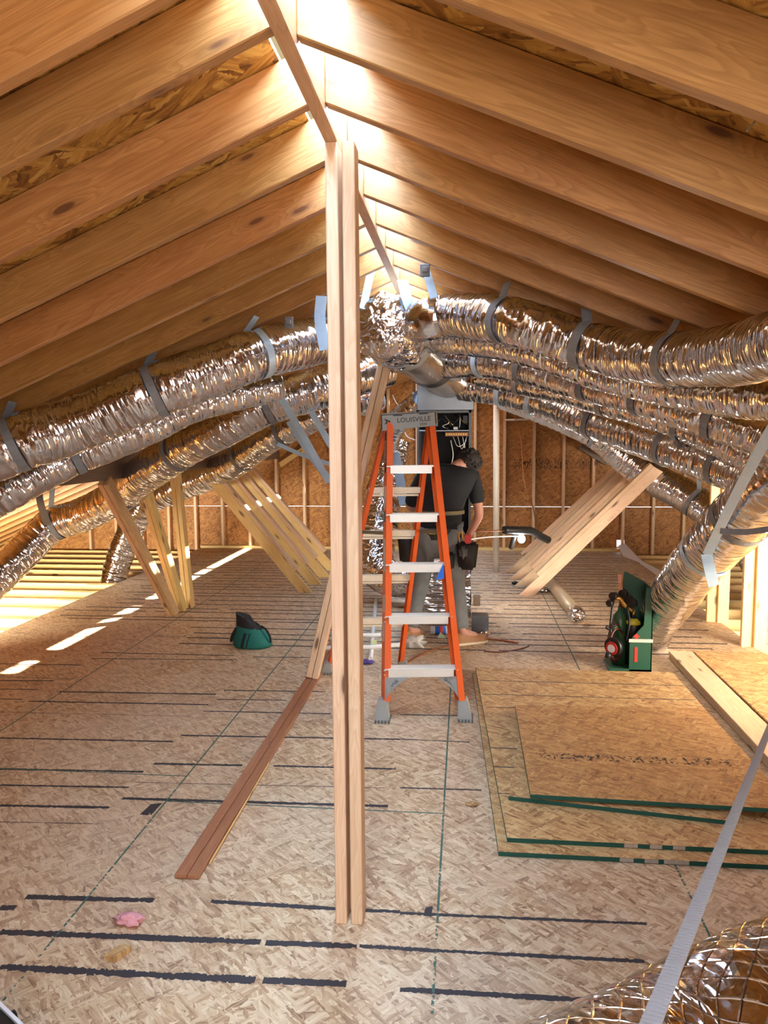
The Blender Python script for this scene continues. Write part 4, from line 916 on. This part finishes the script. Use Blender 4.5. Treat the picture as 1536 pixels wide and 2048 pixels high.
for i in range(5):
    r_ = .085+.010*i; cc_ = Vector((cx-.085+.006*i, cy-.03+.015*i, .165+.0)); pts_ = [cc_+Vector((.062*r_/.1*cos(a)+.0, .04*cos(a), r_*1.25*sin(a))) for a in [2*pi*k/28 for k in range(29)]]
    tubeobj('hose', pts_, .0075, M['redhose'] if i % 2 == 0 else M['dgreen'], t, 8, 2)
bm = BM(); tube(bm, [(cx-.125,cy-.085,.16),(cx-.10,cy-.06,.16)], .062, 28); q = obj('hose_reel_plate', bm, M['blackp'], t)
bm = BM(); tube(bm, [(cx-.131,cy-.091,.15),(cx-.127,cy-.087,.15)], .045, 24); q2 = obj('round_label', bm, M['redp'], q)
bm = BM(); tube(bm, [(cx-.134,cy-.094,.15),(cx-.130,cy-.090,.15)], .028, 24); obj('label_centre', bm, M['white'], q)
tubeobj('hose', [(cx-.115,cy-.03,.47),(cx-.125,cy-.05,.40),(cx-.135,cy-.06,.30),(cx-.13,cy-.06,.25)], .008, M['blackp'], t)
tubeobj('hose', [(cx-.02,cy-.03,.43),(cx-.01,cy-.06,.32),(cx-.03,cy-.08,.20)], .008, M['blackp'], t)
tubeobj('torch_handle', [(cx-.165,cy-.06,.29),(cx-.14,cy-.06,.28),(cx-.12,cy-.07,.31)], .012, M['blackp'], t)
tubeobj('knob', [(cx-.155,cy-.09,.08),(cx-.145,cy-.08,.12)], .02, M['blackp'], t)
for dx in (-.055,-.045,-.038): tubeobj('brazing_rod', [(cx+dx,cy+.03,.40),(cx+dx-.012,cy+.04,.635)], .0045, M['copper'], t, 6)
# pipe with foil cap
a, b = F(1098,1160,.06), F(1155,1232,.06); t = thing('capped_pipe', 'tan tube lying on the deck with a foil-capped end, before the right struts', 'pipe', (a.x,a.y,0))
tubeobj('tube', [a+(a-b)*.15, b], .062, M['tan'], t, 20); e = (b-a).normalized(); bm = BM()
tube(bm, [b-e*.12+(e*.16)*(k/14) for k in range(15)], lambda q: .070-.02*max(0,(q-.7)/.3), 28, lambda an,l: noise.noise(Vector((cos(an)*2,sin(an)*2,l*30)))*.09); obj('foil_cap', bm, M['foil2'], t)
tubeobj('copper_strip', [a+Vector((.10,0,-.05)), b+Vector((.03,.25,-.05))], .006, M['copper'], t)
# pvc pieces left of ladder
g = 'white pipe offcuts'
q0, q1 = F(752,1200,.02), F(741,1318,.02)
tubeobj('pvc_pipe', [q0, q1], .017, M['pvc'], None, 14, label='white plastic pipe pointing at the camera, open end by the ladder', cat='pipe', group=g)
tubeobj('pvc_pipe', [F(700,1271,.055), F(762,1270,.055)], .015, M['pvc'], None, 14, label='short white plastic pipe lying across, farther one', cat='pipe', group=g)
tubeobj('pvc_pipe', [F(640,1296,.055), F(745,1294,.055), F(802,1289,.055)], .016, M['pvc'], None, 14, label='longest white plastic pipe lying across, nearer one', cat='pipe', group=g)
def scrap(name, label, cat, px, py, m, s=(.04,.03,.02), nz=.5, seed=0, subd=3, group=None):
    c = F(px,py); bm = BM(); icos(bm, c+Vector((0,s[1],s[2]*.9)), 1.0, subd, s, nz, seed)
    for v in bm.verts: v.co.z = max(v.co.z, .0008)
    return tag(obj(name, bm, M[m]), label, cat, group)
scrap('pink_scrap', 'scrap of pink insulation on the deck, bottom left', 'scrap', 254,1856,'pink',(.045,.025,.016),.9,2)
bm = BM(); c = F(232,1917); prism(bm, [c+Vector((-.032,-.012,.0005)),c+Vector((.008,-.018,.0005)),c+Vector((.034,.036,.0005)),c+Vector((.0,.042,.0005))], (0,0,.018)); bm.normal_update()
for f in bm.faces: f.material_index = 1 if f.normal.x > .5 else 0
tag(obj('osb_offcut', bm, [M['sheet'],M['edge']]), 'small OSB offcut with green edge on the deck, bottom left', 'offcut')
scrap('purple_rag', 'purple rag on the deck between post and ladder', 'rag', 732,1330,'purple',(.045,.03,.014),.8,5)
scrap('plastic_bag', 'crumpled clear plastic bag on the deck at the worker\'s feet', 'bag', 822,1297,'clear',(.08,.05,.045),1.1,7)
scrap('foil_scrap', 'crumpled foil scrap under the right slanting struts', 'scrap', 1090,1186,'foil2',(.075,.04,.03),.9,9)
scrap('plastic_scrap', 'flat clear plastic scrap at the foot of the right struts', 'scrap', 1045,1176,'clear',(.09,.04,.012),.6,11)
scrap('dark_scrap', 'small dark scrap by the feet of the right struts', 'scrap', 1030,1170,'blackp',(.035,.02,.02),.2,12)
scrap('wood_splinter', 'split wood chip on the deck left of the OSB stack', 'scrap', 945,1614,'sheet',(.032,.018,.006),.4,13,2)
# film at the far right corner of the deck
bm = BM(); ribbon(bm, [Vector((2.12,YW-.12,.10)),Vector((2.14,10.2,.02)),Vector((2.18,9.7,.012)),Vector((2.20,9.2,-.01)),Vector((2.22,8.75,.008))], lambda q: .10+.06*sin(q*9), (1,0,.3), .003); tag(obj('plastic_film', bm, M['film']), 'white film draped along the far right corner of the deck', 'film')
# sheet-metal pieces right of the worker
bm = BM(); a = F(962,1272); box(bm,(a.x-.075,a.y,.0005),(a.x+.06,a.y+.12,.165)); bev(bm,.006,2); t = obj('metal_box', bm, M['galv']); tag(t, 'crushed sheet metal box on the deck right of the worker', 'box')
bm = BM(); icos(bm, (a.x+.03,a.y-.03,.03), .035, 2, (1.2,.6,.8), .7, 4); obj('foil_flap', bm, M['foil2'], t)
bm = BM(); a = F(954,1212); box(bm,(a.x-.035,a.y,.0005),(a.x+.03,a.y+.05,.10)); bev(bm,.003); tag(obj('dark_block', bm, M['brown']), 'small dark brown block standing on the deck behind the metal box', 'block')
a = F(877,1272); a.y += .05; bm = BM(); tube(bm, [a+Vector((-.065,0,.034)), a+Vector((.075,.01,.034))], .032, 20); t = obj('sealant_tube', bm, M['white']); tag(t, 'white printed tube lying on the deck between the worker\'s feet', 'tube')
bm = BM(); tube(bm, [a+Vector((-.03,0,.034)), a+Vector((.055,.008,.034))], .0328, 20); obj('printed_band', bm, M['tape'], t)
bm = BM(); tube(bm, [a+Vector((.0,0,.034)), a+Vector((.03,.005,.034))], .0334, 20); obj('red_band', bm, M['redp'], t)
bm = BM(); a = F(882,1276); prism(bm, [a+Vector((-.03,0,.001)),a+Vector((.04,-.01,.001)),a+Vector((-.005,.02,.045))], (0,.002,0)); tag(obj('paper_scrap', bm, M['greentape']), 'yellow folded paper scrap by the worker\'s feet', 'paper')
tubeobj('copper_rod', [F(805,1330,.006),F(850,1305,.006),F(905,1288,.006)], .006, M['copper'], None, 6, label='thin copper tube on the deck between ladder and worker', cat='rod', group='copper tube offcuts')
tubeobj('copper_rod', [F(940,1276,.006),F(990,1279,.006),F(1036,1285,.006)], .006, M['copper'], None, 6, label='thin copper tube on the deck right of the worker\'s shoe', cat='rod', group='copper tube offcuts')
tubeobj('thin_cord', [F(968,1302,.004),F(1000,1304,.004),F(1040,1298,.004),F(1058,1292,.004)], .004, M['redhose'], None, 6, label='dark thin cord lying right of the worker\'s shoe', cat='cord')
bm = BM(); a = F(748,1288,.07); box(bm, a-Vector((.022,.002,.025)), a+Vector((.022,.002,.03))); tag(obj('tape_tag', bm, M['greentape']), 'pale green paper tag on the crossed white pipes', 'tag')
# case in the bottom-left corner
e0, e1 = F(-14,1996,.10), F(46,2054,.10); dx = (e1-e0).normalized(); dy = Vector((dx.y,-dx.x,0)); dy = dy if dy.x < 0 or dy.y < 0 else -dy
if dy.y > 0: dy = -dy
t = thing('black_case', 'black case with white trim just showing in the bottom left corner', 'case', (e0.x,e0.y,0))
fr = Matrix((dx, dy, Vector((0,0,1)))).transposed().to_4x4(); fr.translation = (e0.x,e0.y,0); L = (e1-e0).length+.25
bm = BM(); box(bm,(-.06,0,.0005),(L,.24,.10)); bev(bm,.01,2); bmesh.ops.transform(bm, matrix=fr, verts=bm.verts); obj('body', bm, M['blackp'], t)
bm = BM(); box(bm,(-.05,-.008,.082),(L*.62,.0015,.098)); bmesh.ops.transform(bm, matrix=fr, verts=bm.verts); obj('trim', bm, M['white'], t)
bm = BM(); tube(bm, [fr @ Vector((.075,.02,.075)), fr @ Vector((.075,-.022,.075))], .014, 18); obj('knob', bm, M['blackp'], t)
# light clips of cyan wire at the right rafters
p = P(1498,258,1.68); tubeobj('cyan_wire', [P(1510,243,1.72),P(1502,252,1.70),P(1494,262,1.69)], .002, M['bluestrap'], None, 6, label='tiny cyan wire hooked on the near right rafter', cat='wire')
bpy.context.view_layer.update()
